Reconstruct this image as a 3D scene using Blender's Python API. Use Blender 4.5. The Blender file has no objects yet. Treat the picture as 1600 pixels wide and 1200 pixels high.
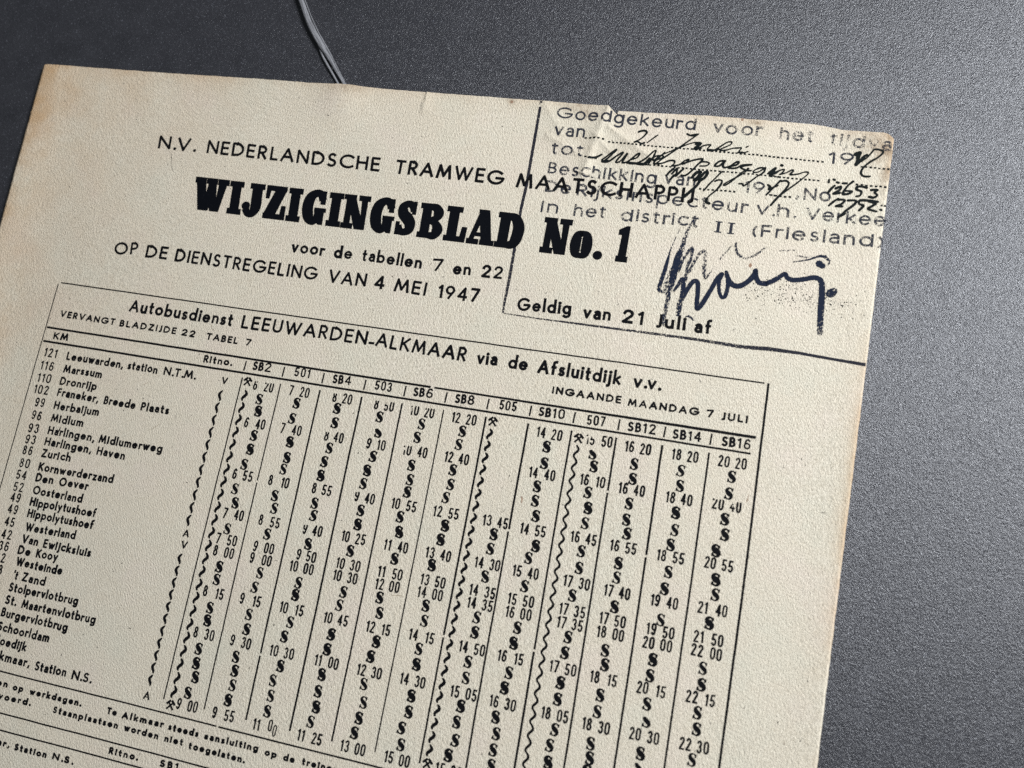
import bpy, bmesh, math, random
from mathutils import Vector, noise
random.seed(11)
R=math.radians
sc=bpy.context.scene
# ------------------------------------------------------------------ camera
# sheet coordinates: u to the right, v down the page, in millimetres; world = (u, -v, h) / 1000
cam_d=bpy.data.cameras.new('camera'); cam=bpy.data.objects.new('camera',cam_d); sc.collection.objects.link(cam)
RM=[[0.970207, -0.180092, 0.162066], [0.147264, 0.969529, 0.195771], [-0.192384, -0.166072, 0.967165]]
CC=[150.523, 37.143, -169.062]
from mathutils import Matrix
X=Vector((RM[0][0],-RM[0][1],-RM[0][2])); Y=Vector((RM[1][0],-RM[1][1],-RM[1][2])); Z=Vector((RM[2][0],-RM[2][1],-RM[2][2]))
m3=Matrix((X,-Y,-Z)).transposed()
cam.matrix_world=Matrix.Translation(Vector((CC[0],-CC[1],-CC[2]))/1000) @ m3.to_4x4()
cam_d.sensor_width=36; cam_d.lens=36*1255.47/1600; cam_d.clip_start=.01; cam_d.clip_end=20
cam_d.dof.use_dof=True; cam_d.dof.focus_distance=.183; cam_d.dof.aperture_fstop=15
sc.camera=cam
# ------------------------------------------------------------------ light
w=bpy.data.worlds.new('World'); sc.world=w; w.use_nodes=True
bg=w.node_tree.nodes['Background']; bg.inputs[0].default_value=(.80,.90,1,1); bg.inputs[1].default_value=.10
def area(name,loc,tgt,size,size_y,energy,color):
    l=bpy.data.lights.new(name,'AREA'); l.shape='RECTANGLE'; l.size=size; l.size_y=size_y; l.energy=energy; l.color=color
    o=bpy.data.objects.new(name,l); sc.collection.objects.link(o); o.location=loc
    d=Vector(tgt)-Vector(loc); o.rotation_euler=d.to_track_quat('-Z','Y').to_euler(); return o
area('window_light',(.61,.26,.45),(.14,0,0),.22,.22,11.7,(.93,.965,1.02))
sc.view_settings.view_transform='Standard'; sc.view_settings.look='None'; sc.view_settings.exposure=0; sc.view_settings.gamma=1
try:
    sc.cycles.use_denoising=False; sc.cycles.max_bounces=6; sc.cycles.transparent_max_bounces=24
except Exception: pass
# ------------------------------------------------------------------ materials
class NT:
    def __init__(s,name):
        s.m=bpy.data.materials.new(name); s.m.use_nodes=True; s.t=s.m.node_tree; s.n=s.t.nodes; s.l=s.t.links
        s.b=s.n['Principled BSDF']
    def node(s,typ,inp=None,**kw):
        n=s.n.new(typ)
        for k,v in kw.items(): setattr(n,k,v)
        for k,v in (inp or {}).items():
            if isinstance(v,bpy.types.NodeSocket): s.l.new(v,n.inputs[k])
            else: n.inputs[k].default_value=v
        return n
    def math(s,op,a,b=None,clamp=False):
        i={0:a}
        if b is not None: i[1]=b
        return s.node('ShaderNodeMath',i,operation=op,use_clamp=clamp).outputs[0]
    def mix(s,f,a,b):
        n=s.n.new('ShaderNodeMix'); n.data_type='RGBA'
        for i,v in ((0,f),(6,a),(7,b)):
            if isinstance(v,bpy.types.NodeSocket): s.l.new(v,n.inputs[i])
            else: n.inputs[i].default_value=v if i==0 else (*v,1)
        return n.outputs[2]
    def noise(s,scale,detail=3,rough=.55,vec=None,sc3=None,rot=0,dist=0):
        tc=s.n.new('ShaderNodeTexCoord')
        v=vec or tc.outputs['Object']
        if sc3 or rot:
            mp=s.node('ShaderNodeMapping',{0:v,'Rotation':(0,0,rot),'Scale':sc3 or (1,1,1)}); v=mp.outputs[0]
        return s.node('ShaderNodeTexNoise',{'Vector':v,'Scale':scale,'Detail':detail,'Roughness':rough,'Distortion':dist}).outputs[0]
    def remap(s,v,a,b,c=0,d=1):
        return s.node('ShaderNodeMapRange',{0:v,1:a,2:b,3:c,4:d}).outputs[0]
def paper_mat():
    t=NT('aged_paper'); b=t.b
    fine=t.noise(3000,5,.7,sc3=(1.25,.72,1),rot=R(-14))
    mid=t.noise(520,3,.6); big=t.noise(26,4,.6); tint=t.noise(60,3,.6)
    col=t.mix(t.remap(fine,.3,.7),(.39,.342,.255),(.72,.655,.53))
    col=t.mix(t.remap(mid,.35,.65,0,.22),col,(.60,.57,.47))
    col=t.mix(t.remap(big,.35,.7,0,.35),col,(.60,.52,.40))
    # tiny pink and green fibres mottling
    col=t.mix(t.remap(tint,.52,.7,0,.22),col,(.62,.50,.44))
    col=t.mix(t.remap(tint,.46,.3,0,.20),col,(.50,.52,.42))
    # age toning from the sheet edges, with top-left light falloff painted in
    at=t.node('ShaderNodeAttribute',attribute_name='tone').outputs['Fac']
    tn=t.math('MULTIPLY',at,t.remap(t.noise(55,5,.65),.3,.62,.25,1.15),True)
    col=t.mix(tn,col,(.42,.27,.14))
    st=t.node('ShaderNodeAttribute',attribute_name='stain').outputs['Fac']
    sn=t.math('MULTIPLY',st,t.remap(t.noise(420,4,.6),.38,.58,.1,1),True)
    col=t.mix(sn,col,(.22,.15,.09))
    # sparse dark wood fibres
    fb=t.noise(900,2,.4,sc3=(2.4,.55,1),rot=R(38)); fb2=t.noise(140,2)
    f=t.math('MULTIPLY',t.remap(fb,.73,.77),t.remap(fb2,.5,.6),True)
    col=t.mix(t.math('MULTIPLY',f,.6),col,(.14,.10,.07))
    t.l.new(col,b.inputs['Base Color']); b.inputs['Roughness'].default_value=.85
    b.inputs['Specular IOR Level'].default_value=.25
    # felt-like grain: elongated flecks
    g1=t.noise(3100,4,.66,sc3=(1.2,.7,1),rot=R(-14)); g2=t.noise(1250,2,.5,sc3=(1.2,.7,1),rot=R(-16))
    hh=t.math('ADD',g1,t.math('MULTIPLY',g2,.3))
    bp=t.node('ShaderNodeBump',{'Strength':1.0,'Distance':.00031,'Height':hh})
    t.l.new(bp.outputs[0],b.inputs['Normal'])
    return t.m
def ink_mat(name,color,k_edge,noise_scale,gain,lo=.32,hi=.68,rough=.55,hollow=0.0,stretch=None,rot=0,bias=0,coarse=.35):
    """coverage of the ink = density - edge wear + noise; uv.x runs across the stroke, 'dens' is the density put down"""
    t=NT(name); b=t.b
    uv=t.node('ShaderNodeUVMap',uv_map='uv').outputs[0]
    x=t.node('ShaderNodeSeparateXYZ',{0:uv}).outputs[0]
    e=t.math('ABSOLUTE',t.math('SUBTRACT',t.math('MULTIPLY',x,2.0),1.0))
    e2=t.math('POWER',e,3.0)
    d=t.node('ShaderNodeAttribute',attribute_name='dens').outputs['Fac']
    n=t.remap(t.noise(noise_scale,3,.6,sc3=stretch,rot=rot),lo,hi)
    nc=t.remap(t.noise(noise_scale*.12,2,.6),.3,.7,-coarse,coarse)
    c=t.math('SUBTRACT',d,t.math('MULTIPLY',e2,k_edge))
    if hollow:   # squeezed out rubber-stamp ink: darker rim, pale middle
        c=t.math('ADD',c,t.math('MULTIPLY',t.math('SUBTRACT',t.math('POWER',e,1.6),.45),hollow))
    c=t.math('ADD',c,nc)
    a=t.math('MULTIPLY',t.math('ADD',t.math('SUBTRACT',c,n),bias),gain,True)
    t.l.new(a,b.inputs['Alpha'])
    sp=t.remap(t.noise(3200,2,.5),.6,.75,0,.5)
    col=t.mix(sp,color,tuple(min(1,q*2.0+.006) for q in color))
    t.l.new(col,b.inputs['Base Color']); b.inputs['Roughness'].default_value=rough; b.inputs['Specular IOR Level'].default_value=.04
    g1=t.noise(3100,4,.66,sc3=(1.2,.7,1),rot=R(-14))
    bp=t.node('ShaderNodeBump',{'Strength':.6,'Distance':.00008,'Height':g1}); t.l.new(bp.outputs[0],b.inputs['Normal'])
    return t.m
M={}
M['paper']=paper_mat()
M['print']=ink_mat('letterpress_ink',(.0045,.0045,.0052),.75,4200,5,coarse=.12,bias=.62)
M['title']=ink_mat('title_ink',(.003,.0035,.005),.0,4200,5,coarse=.0,bias=.9)
M['stamp']=ink_mat('stamp_ink',(.022,.024,.032),.30,3000,2.2,hollow=.5,coarse=.28,bias=.52)
M['pen']=ink_mat('pen_ink',(.006,.008,.008),.45,3000,4,coarse=.1,bias=.35)
M['brush']=ink_mat('blue_black_ink',(.010,.014,.027),.35,3400,2.8,coarse=.10,bias=.24,stretch=(1.2,.6,1),rot=R(-16))
M['pencil']=ink_mat('crayon_line',(.016,.016,.022),.35,3200,2.4,coarse=.12,bias=.30)
def flat(name,col,rough=.8):
    t=NT(name); n=t.remap(t.noise(1500,3),.3,.7); t.l.new(t.mix(n,tuple(q*.7 for q in col),col),t.b.inputs['Base Color']); t.b.inputs['Roughness'].default_value=rough; return t.m
M['fleck']=flat('dark_fibre',(.05,.04,.032)); M['rust']=flat('rust_fleck',(.26,.15,.09)); M['tan']=flat('straw_fibre',(.30,.23,.15))
def table_mat():
    t=NT('dark_grey_tabletop'); b=t.b
    big=t.noise(9,4,.6); mid=t.noise(130,4,.6); fine=t.noise(1500,3,.6)
    col=t.mix(t.remap(mid,.3,.7),(.019,.019,.022),(.030,.030,.034))
    col=t.mix(t.remap(big,.35,.65,0,.5),col,(.025,.024,.028))
    col=t.mix(t.remap(fine,.55,.8,0,.45),col,(.07,.072,.082)); col=t.mix(t.remap(t.noise(2500,2,.5),.665,.72,0,.45),col,(.20,.205,.23)); col=t.mix(t.remap(t.noise(3300,2,.5,rot=1),.36,.30,0,.8),col,(.006,.006,.007))  # pale specks put the sparkle of the grit into the colour
    t.l.new(col,b.inputs['Base Color'])
    # grit that catches the window light
    sp=t.remap(t.noise(2100,2,.5),.62,.67)
    t.l.new(t.remap(sp,0,1,.31,.24),b.inputs['Roughness'])
    b.inputs['Specular IOR Level'].default_value=.68
    g=t.math('ADD',t.noise(3300,3,.65,sc3=(1.25,.8,1),rot=R(40)),t.math('MULTIPLY',t.noise(1100,3,.6),.5))
    bp=t.node('ShaderNodeBump',{'Strength':.8,'Distance':.00023,'Height':g}); t.l.new(bp.outputs[0],b.inputs['Normal'])
    return t.m
M['table']=table_mat()
def cord_mat():
    t=NT('grey_fibre_cord'); b=t.b
    uv=t.node('ShaderNodeUVMap',uv_map='uv').outputs[0]
    mp=t.node('ShaderNodeMapping',{0:uv,'Scale':(7,.35,1)}).outputs[0]
    n=t.node('ShaderNodeTexNoise',{'Vector':mp,'Scale':3.0,'Detail':5,'Roughness':.65}).outputs[0]
    t.l.new(t.mix(t.remap(n,.32,.72),(.08,.08,.085),(.33,.33,.34)),b.inputs['Base Color']); b.inputs['Roughness'].default_value=.9; b.inputs['Specular IOR Level'].default_value=.15
    bp=t.node('ShaderNodeBump',{'Strength':.7,'Distance':.0003,'Height':n}); t.l.new(bp.outputs[0],b.inputs['Normal'])
    return t.m
M['cord']=cord_mat()
# ------------------------------------------------------------------ sheet surface
def seg_d(u,v,a,b):
    ax,ay=a; bx,by=b; dx,dy=bx-ax,by-ay; L=dx*dx+dy*dy
    k=max(0,min(1,((u-ax)*dx+(v-ay)*dy)/L)); px,py=ax+k*dx,ay+k*dy
    return math.hypot(u-px,v-py), (u-ax)*dy-(v-ay)*dx, k
CREASES=[((127.2,-59),(124.0,-42),.62,1.5),((114.5,-50.5),(122,-47),.30,1.3),((128,-54),(141,-46),.35,1.2),((125,-52),(131,-46.5),.26,1.0),((112.2,-58.8),(118,-51),.22,1.2),((126,-47),(139,-50.5),-.2,1.6)]
def height(u,v):
    """height of the paper above its resting plane, mm"""
    z=.10*math.sin(u*.047+1.2)*math.cos(v*.05)+.07*math.sin(u*.11+v*.06)+.035*noise.noise((u*.09,v*.09,3))*2
    z+=.9*math.exp(-((u+22)/8)**2)*(1-math.exp(-((v+58)/30)**2)*.3)      # left edge lifts
    z+=.75*math.exp(-((u-62.5)/6)**2-((v+59)/9)**2)                        # rides over the cord
    z+=.25*math.exp(-((u-188)/5)**2)
    if u>105 and v<-38:
        for a,b,h,s in CREASES:
            d,side,k=seg_d(u,v,a,b)
            z+=h*math.exp(-d/s)*(1 if 0<k<1 else math.exp(-d))
        # dog ear folded at the notch
        d=max(0,(127.5-u)*.6-(v+59)*.35)
    if 82.5<u<93 and v<-51.5:                                               # small tear in the top edge
        du=u-(83.6+(v+58.8)*-.10)
        if du>-.02: z+=.34*math.exp(-du/1.8)*max(0,min(1,(-52.6-v)/2))
    return z
def world(u,v,dz=0.0): return ((u)/1000,-(v)/1000,(height(u,v)+dz)/1000)
TABLE_Z=-.55
# ------------------------------------------------------------------ object helpers
def link(name,me,mat,parent=None):
    o=bpy.data.objects.new(name,me); sc.collection.objects.link(o)
    if mat: me.materials.append(M[mat])
    if parent: o.parent=parent
    return o
class Pen:
    """collects ink ribbons laid on the sheet, in mm"""
    def __init__(s,dz=.02): s.v=[]; s.f=[]; s.t=[]; s.d=[]; s.dz=dz; s.k=0
    def _pt(s,u,v,t,d):
        s.v.append(world(u,v,s.dz+s.k*.0004)); s.t.append(t); s.d.append(d); return len(s.v)-1
    def ribbon(s,pts,wd,dens=1,cap=False):
        P=[(p[0],p[1]) for p in pts]
        if len(P)<2: return
        Wd=[(p[2] if len(p)>2 else wd) for p in pts]; D=[(p[3] if len(p)>3 else dens) for p in pts]
        # refine long segments so that they follow the paper
        Q=[];QW=[];QD=[]
        for i in range(len(P)-1):
            L=math.dist(P[i],P[i+1]); n=max(1,int(L/2.0)+ (0 if L<2 else 1))
            for j in range(n):
                k=j/n; Q.append((P[i][0]+(P[i+1][0]-P[i][0])*k,P[i][1]+(P[i+1][1]-P[i][1])*k)); QW.append(Wd[i]+(Wd[i+1]-Wd[i])*k); QD.append(D[i]+(D[i+1]-D[i])*k)
        Q.append(P[-1]);QW.append(Wd[-1]);QD.append(D[-1])
        s.k=(s.k+1)%12
        # split at sharp corners
        start=0; n=len(Q); parts=[]
        for i in range(1,n-1):
            a=math.atan2(Q[i][1]-Q[i-1][1],Q[i][0]-Q[i-1][0]); b=math.atan2(Q[i+1][1]-Q[i][1],Q[i+1][0]-Q[i][0])
            da=abs((b-a+math.pi)%(2*math.pi)-math.pi)
            if da>R(48): parts.append((start,i)); start=i; s.disc(Q[i][0],Q[i][1],QW[i]/2,QD[i],8)
        parts.append((start,n-1))
        for a,b in parts:
            prev=None
            for i in range(a,b+1):
                i0=max(a,i-1); i1=min(b,i+1)
                dx,dy=Q[i1][0]-Q[i0][0],Q[i1][1]-Q[i0][1]; L=math.hypot(dx,dy) or 1
                nx,ny=-dy/L,dx/L
                if a<i<b:
                    ex,ey=Q[i][0]-Q[i-1][0],Q[i][1]-Q[i-1][1]; l=math.hypot(ex,ey) or 1
                    c=max(.6,abs((-ey/l)*nx+(ex/l)*ny))
                else: c=1
                h=QW[i]/2/c
                l_=s._pt(Q[i][0]+nx*h,Q[i][1]+ny*h,0,QD[i]); m_=s._pt(Q[i][0],Q[i][1],.5,QD[i]); r_=s._pt(Q[i][0]-nx*h,Q[i][1]-ny*h,1,QD[i])
                if prev: s.f.append((prev[0],prev[1],m_,l_)); s.f.append((prev[1],prev[2],r_,m_))
                prev=(l_,m_,r_)
        if cap:
            for i in (0,-1): s.disc(Q[i][0],Q[i][1],QW[i]/2*.96,QD[i],8)
    def disc(s,u,v,r,dens=1,n=12,ry=None):
        c=s._pt(u,v,.5,dens); ring=[s._pt(u+r*math.cos(2*math.pi*i/n),v+(ry or r)*math.sin(2*math.pi*i/n),.12,dens) for i in range(n)]
        for i in range(n): s.f.append((c,ring[i],ring[(i+1)%n]))
    def poly(s,pts,dens=1):
        """convex polygon, refined"""
        s.k=(s.k+1)%12
        n=len(pts); cx=sum(p[0] for p in pts)/n; cy=sum(p[1] for p in pts)/n
        pts=[(p[0]+math.copysign(.06,p[0]-cx),p[1]+math.copysign(.03,p[1]-cy)) for p in pts]
        cx=sum(p[0] for p in pts)/n; cy=sum(p[1] for p in pts)/n
        c=s._pt(cx,cy,.5,dens); idx=[s._pt(p[0],p[1],.5,dens) for p in pts]
        for i in range(n): s.f.append((c,idx[i],idx[(i+1)%n]))
    def build(s,name,mat,parent,label=None,kind=None):
        me=bpy.data.meshes.new(name); me.from_pydata(s.v,[],s.f)
        uv=me.uv_layers.new(name='uv'); at=me.attributes.new('dens','FLOAT','POINT')
        at.data.foreach_set('value',s.d)
        buf=[]
        for lp in me.loops: buf+= [s.t[lp.vertex_index],0]
        uv.data.foreach_set('uv',buf)
        # all faces must look up
        me.update()
        bm=bmesh.new(); bm.from_mesh(me)
        fl=[f for f in bm.faces if f.normal.z<0]
        if fl: bmesh.ops.reverse_faces(bm,faces=fl)
        bm.to_mesh(me); bm.free()
        o=link(name,me,mat,parent)
        if label: o['label']=label
        if kind: o['kind']=kind
        return o
# ------------------------------------------------------------------ lettering: centre-line glyphs, cap height 1
FUT={}
def G(ch,s):
    w_,rest=s.split('|'); strokes=[]
    for st in rest.split(';'):
        pts=[]
        for tk in st.split():
            if tk[0]=='@':
                cx,cy,rx,ry,a0,a1=map(float,tk[1:].split(',')); n=max(3,int(abs(a1-a0)/22))
                pts+=[(cx+rx*math.cos(R(a0+(a1-a0)*i/n)),cy+ry*math.sin(R(a0+(a1-a0)*i/n))) for i in range(n+1)]
            elif tk[0]=='*': pts=[('dot',)+tuple(map(float,tk[1:].split(',')))]
            else: pts.append(tuple(map(float,tk.split(','))))
        strokes.append(pts)
    return (float(w_),strokes)
for ch,s in {
'A':'.76|0,0 .38,1 .76,0;.13,.32 .63,.32','B':'.48|0,0 0,1 .2,1 @.2,.76,.22,.24,90,-90 0,.52;.2,.52 @.21,.26,.27,.26,90,-90 0,0','C':'.80|@.5,.5,.5,.5,48,312',
'D':'.7|0,0 0,1 .2,1 @.2,.5,.5,.5,90,-90 0,0','E':'.44|.44,1 0,1 0,0 .44,0;0,.52 .40,.52','F':'.42|.42,1 0,1 0,0;0,.52 .37,.52','G':'.96|@.5,.5,.5,.5,45,354 .54,.45',
'H':'.62|0,0 0,1;.62,0 .62,1;0,.52 .62,.52','I':'0|0,0 0,1','J':'.2|.2,1 .2,.12 @.06,.12,.14,.14,0,-110','K':'.58|0,0 0,1;.54,1 0,.40;.16,.58 .58,0','L':'.4|0,1 0,0 .4,0',
'M':'.86|0,0 .12,1 .43,.14 .74,1 .86,0','N':'.66|0,0 0,1 .66,0 .66,1','O':'.94|@.47,.5,.47,.5,90,450','P':'.44|0,0 0,1 .2,1 @.2,.73,.25,.27,90,-90 0,.46',
'R':'.48|0,0 0,1 .2,1 @.2,.73,.25,.27,90,-90 0,.46;.2,.46 .48,0','S':'.46|@.24,.75,.2,.25,40,250 @.22,.25,.24,.25,72,-140','T':'.54|0,1 .54,1;.27,1 .27,0',
'U':'.56|0,1 0,.28 @.28,.28,.28,.28,180,360 .56,1','V':'.7|0,1 .35,0 .7,1','W':'1.06|0,1 .29,0 .53,.96 .77,0 1.06,1','Z':'.58|.03,1 .56,1 0,0 .58,0',
'a':'.40|@.21,.42,.19,.19,145,0 .4,0;.4,.35 .22,.35 @.2,.175,.2,.175,90,270 .4,.06','b':'.56|0,1.08 0,0;@.28,.3,.28,.3,180,540','c':'.46|@.3,.3,.3,.3,50,310','d':'.56|.56,1.08 .56,0;@.28,.3,.28,.3,0,360',
'e':'.56|0,.31 .56,.31 @.28,.3,.28,.3,0,318','f':'.3|.11,0 .11,.86 @.27,.88,.16,.18,180,70;0,.58 .27,.58','g':'.55|@.27,.3,.27,.3,0,360;.55,.6 .55,-.12 @.28,-.12,.27,.22,0,-140',
'h':'.46|0,0 0,1.08;0,.34 @.23,.36,.23,.24,180,0 .46,0','i':'.0|0,0 0,.6;*0,.87','j':'.06|.06,.6 .06,-.14 @-.06,-.14,.12,.16,0,-100;*.06,.87','k':'.46|0,0 0,1.08;.42,.6 0,.22;.13,.35 .46,0',
'l':'0|0,0 0,1.08','m':'.78|0,0 0,.6;0,.38 @.195,.4,.195,.2,180,0 .39,0;.39,.38 @.585,.4,.195,.2,180,0 .78,0','n':'.44|0,0 0,.6;0,.36 @.22,.38,.22,.22,180,0 .44,0','o':'.58|@.29,.3,.29,.3,90,450',
'p':'.56|0,.6 0,-.38;@.28,.3,.28,.3,180,540','r':'.24|0,0 0,.6;0,.34 @.2,.38,.2,.2,180,62','s':'.34|@.18,.45,.15,.15,42,250 @.16,.15,.17,.15,72,-145','t':'.27|.11,.9 .11,.12 @.23,.12,.12,.12,180,275;0,.6 .27,.6',
'u':'.44|0,.6 0,.22 @.22,.22,.22,.22,180,360;.44,.6 .44,0','v':'.46|0,.6 .23,0 .46,.6','w':'.72|0,.6 .19,0 .36,.57 .53,0 .72,.6','y':'.48|0,.6 .25,.02;.48,.6 .12,-.36','z':'.4|0,.6 .4,.6 0,0 .4,0',
'1':'.18|0,.8 .18,1 .18,0','2':'.5|@.25,.73,.24,.27,172,-38 0,0 .5,0','4':'.56|.42,0 .42,1 0,.25 .56,.25','7':'.5|0,1 .5,1 .14,0','9':'.52|@.26,.7,.26,.3,0,360;.5,.6 .2,0',
'.':'.0|*0,.03','-':'.14|0,.2 .14,.2',',':'.06|.06,.06 0,-.16',"'":'0|0,1 0,.78','(':'.14|@.5,.4,.5,.72,140,220',')':'.14|@-.36,.4,.5,.72,40,-40'}.items(): FUT[ch]=G(ch,s)
NAR={}
for ch,s in {'0':'.38|@.19,.75,.19,.25,0,180 @.19,.25,.19,.25,180,360 .38,.75','1':'.14|0,.82 .14,.98 .14,0','2':'.36|@.18,.77,.17,.23,165,-25 0,0 .37,0','3':'.34|@.17,.77,.16,.23,155,-75 @.17,.26,.18,.26,75,-155',
'4':'.40|.30,0 .30,1 0,.29 .41,.29','5':'.36|.34,.99 .06,.99 .02,.5 @.18,.33,.18,.22,128,0 @.18,.27,.18,.27,0,-150','6':'.36|@.21,.76,.14,.24,30,150 0,.32 @.18,.27,.18,.27,190,360 @.18,.36,.18,.2,0,165','7':'.34|0,1 .35,1 .10,0',
'8':'.36|@.18,.77,.145,.23,0,360;@.18,.27,.18,.27,0,360','9':'.36|@.15,.24,.14,.24,210,330 .36,.68 @.18,.73,.18,.27,10,180 @.18,.64,.18,.2,180,345'}.items(): NAR[ch]=G(ch,s)
NAR['5b']=G('5b','.36|.33,1 .05,1 .02,.52 @.17,.3,.19,.31,120,-150')
NUM='0123456789'
def shear(u,v): return .105*max(0,min(1,(118-u)/78))*max(0,min(1,(-v-2)/16))
def densify(pts):
    out=[]
    for a,b in zip(pts,pts[1:]):
        for k in range(4): out.append(tuple(x+(y-x)*k/4 for x,y in zip(a,b)))
    return out+[pts[-1]]
def text(pen,txt,u0,v0,u1,v1,H,sw,font=FUT,gap=.2,dens=1,clip=None,jit=.012,fit=True,numfont=None,widen=1,mono=0,xh=0):
    """set a word between two ink limits on its baseline"""
    tot=0; pos=[]; prev=None
    csp=gap+sw/max(.01,(H-sw))
    for ch in txt:
        g=(numfont if (numfont and ch in NUM) else font).get(ch) or FUT.get(ch) or NAR.get(ch)
        if mono:
            pos.append((ch,g,tot+(mono-g[0])/2)); tot+=mono; continue
        pos.append((ch,g,tot)); tot+=g[0]+csp*(.55 if ch in '.,' else 1)
    tot-= (0 if mono else csp)
    if mono: 
        off=pos[0][2]; end=pos[-1][2]+pos[-1][1][0]; pos=[(c,g,x-off) for c,g,x in pos]; tot=end-off
    dx,dy=u1-u0,v1-v0; L=math.hypot(dx,dy); ex,ey=dx/L,dy/L; nx,ny=ey,-ex
    S=H-sw; sh=shear((u0+u1)/2,v0)
    sx=(L-sw)/tot if (fit and tot>.01) else S*widen
    for ch,g,x0 in pos:
        jx=random.gauss(0,jit)*.6; jy=random.gauss(0,jit); ja=random.gauss(0,jit); ww=sw*(1+random.gauss(0,.05))
        for st in g[1]:
            if st and st[0][0]=='dot':
                _,a,b=st[0]; b=b+(.12 if xh and b>.5 else 0); Y_=sw/2+(b+jy)*S; X_=sw/2+(x0+a+jx)*sx-sh*Y_
                pen.disc(u0+ex*X_+nx*Y_,v0+ey*X_+ny*Y_,sw*.64,dens,10); continue
            pts=[]
            for a,b in st:
                if xh and ch.islower(): b=b*xh/.6 if b<=.6 else xh+(b-.6)*(1.04-xh)/.48
                Y_=sw/2+(b+jy+ja*a)*S; X_=sw/2+(x0+a+jx)*sx-sh*Y_
                pts.append((u0+ex*X_+nx*Y_,v0+ey*X_+ny*Y_)+((ww,dens if b<clip else -.9) if clip is not None else ()))
            if clip is not None: pts=densify(pts)
            if len(pts)>1:
                def ext(p,q):
                    l=math.hypot(p[0]-q[0],p[1]-q[1]) or 1; k=ww*.42/l
                    return (p[0]+(p[0]-q[0])*k,p[1]+(p[1]-q[1])*k)+tuple(p[2:])
                pts[0]=ext(pts[0],pts[1]); pts[-1]=ext(pts[-1],pts[-2])
                pen.ribbon(pts,ww,dens)
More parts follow.
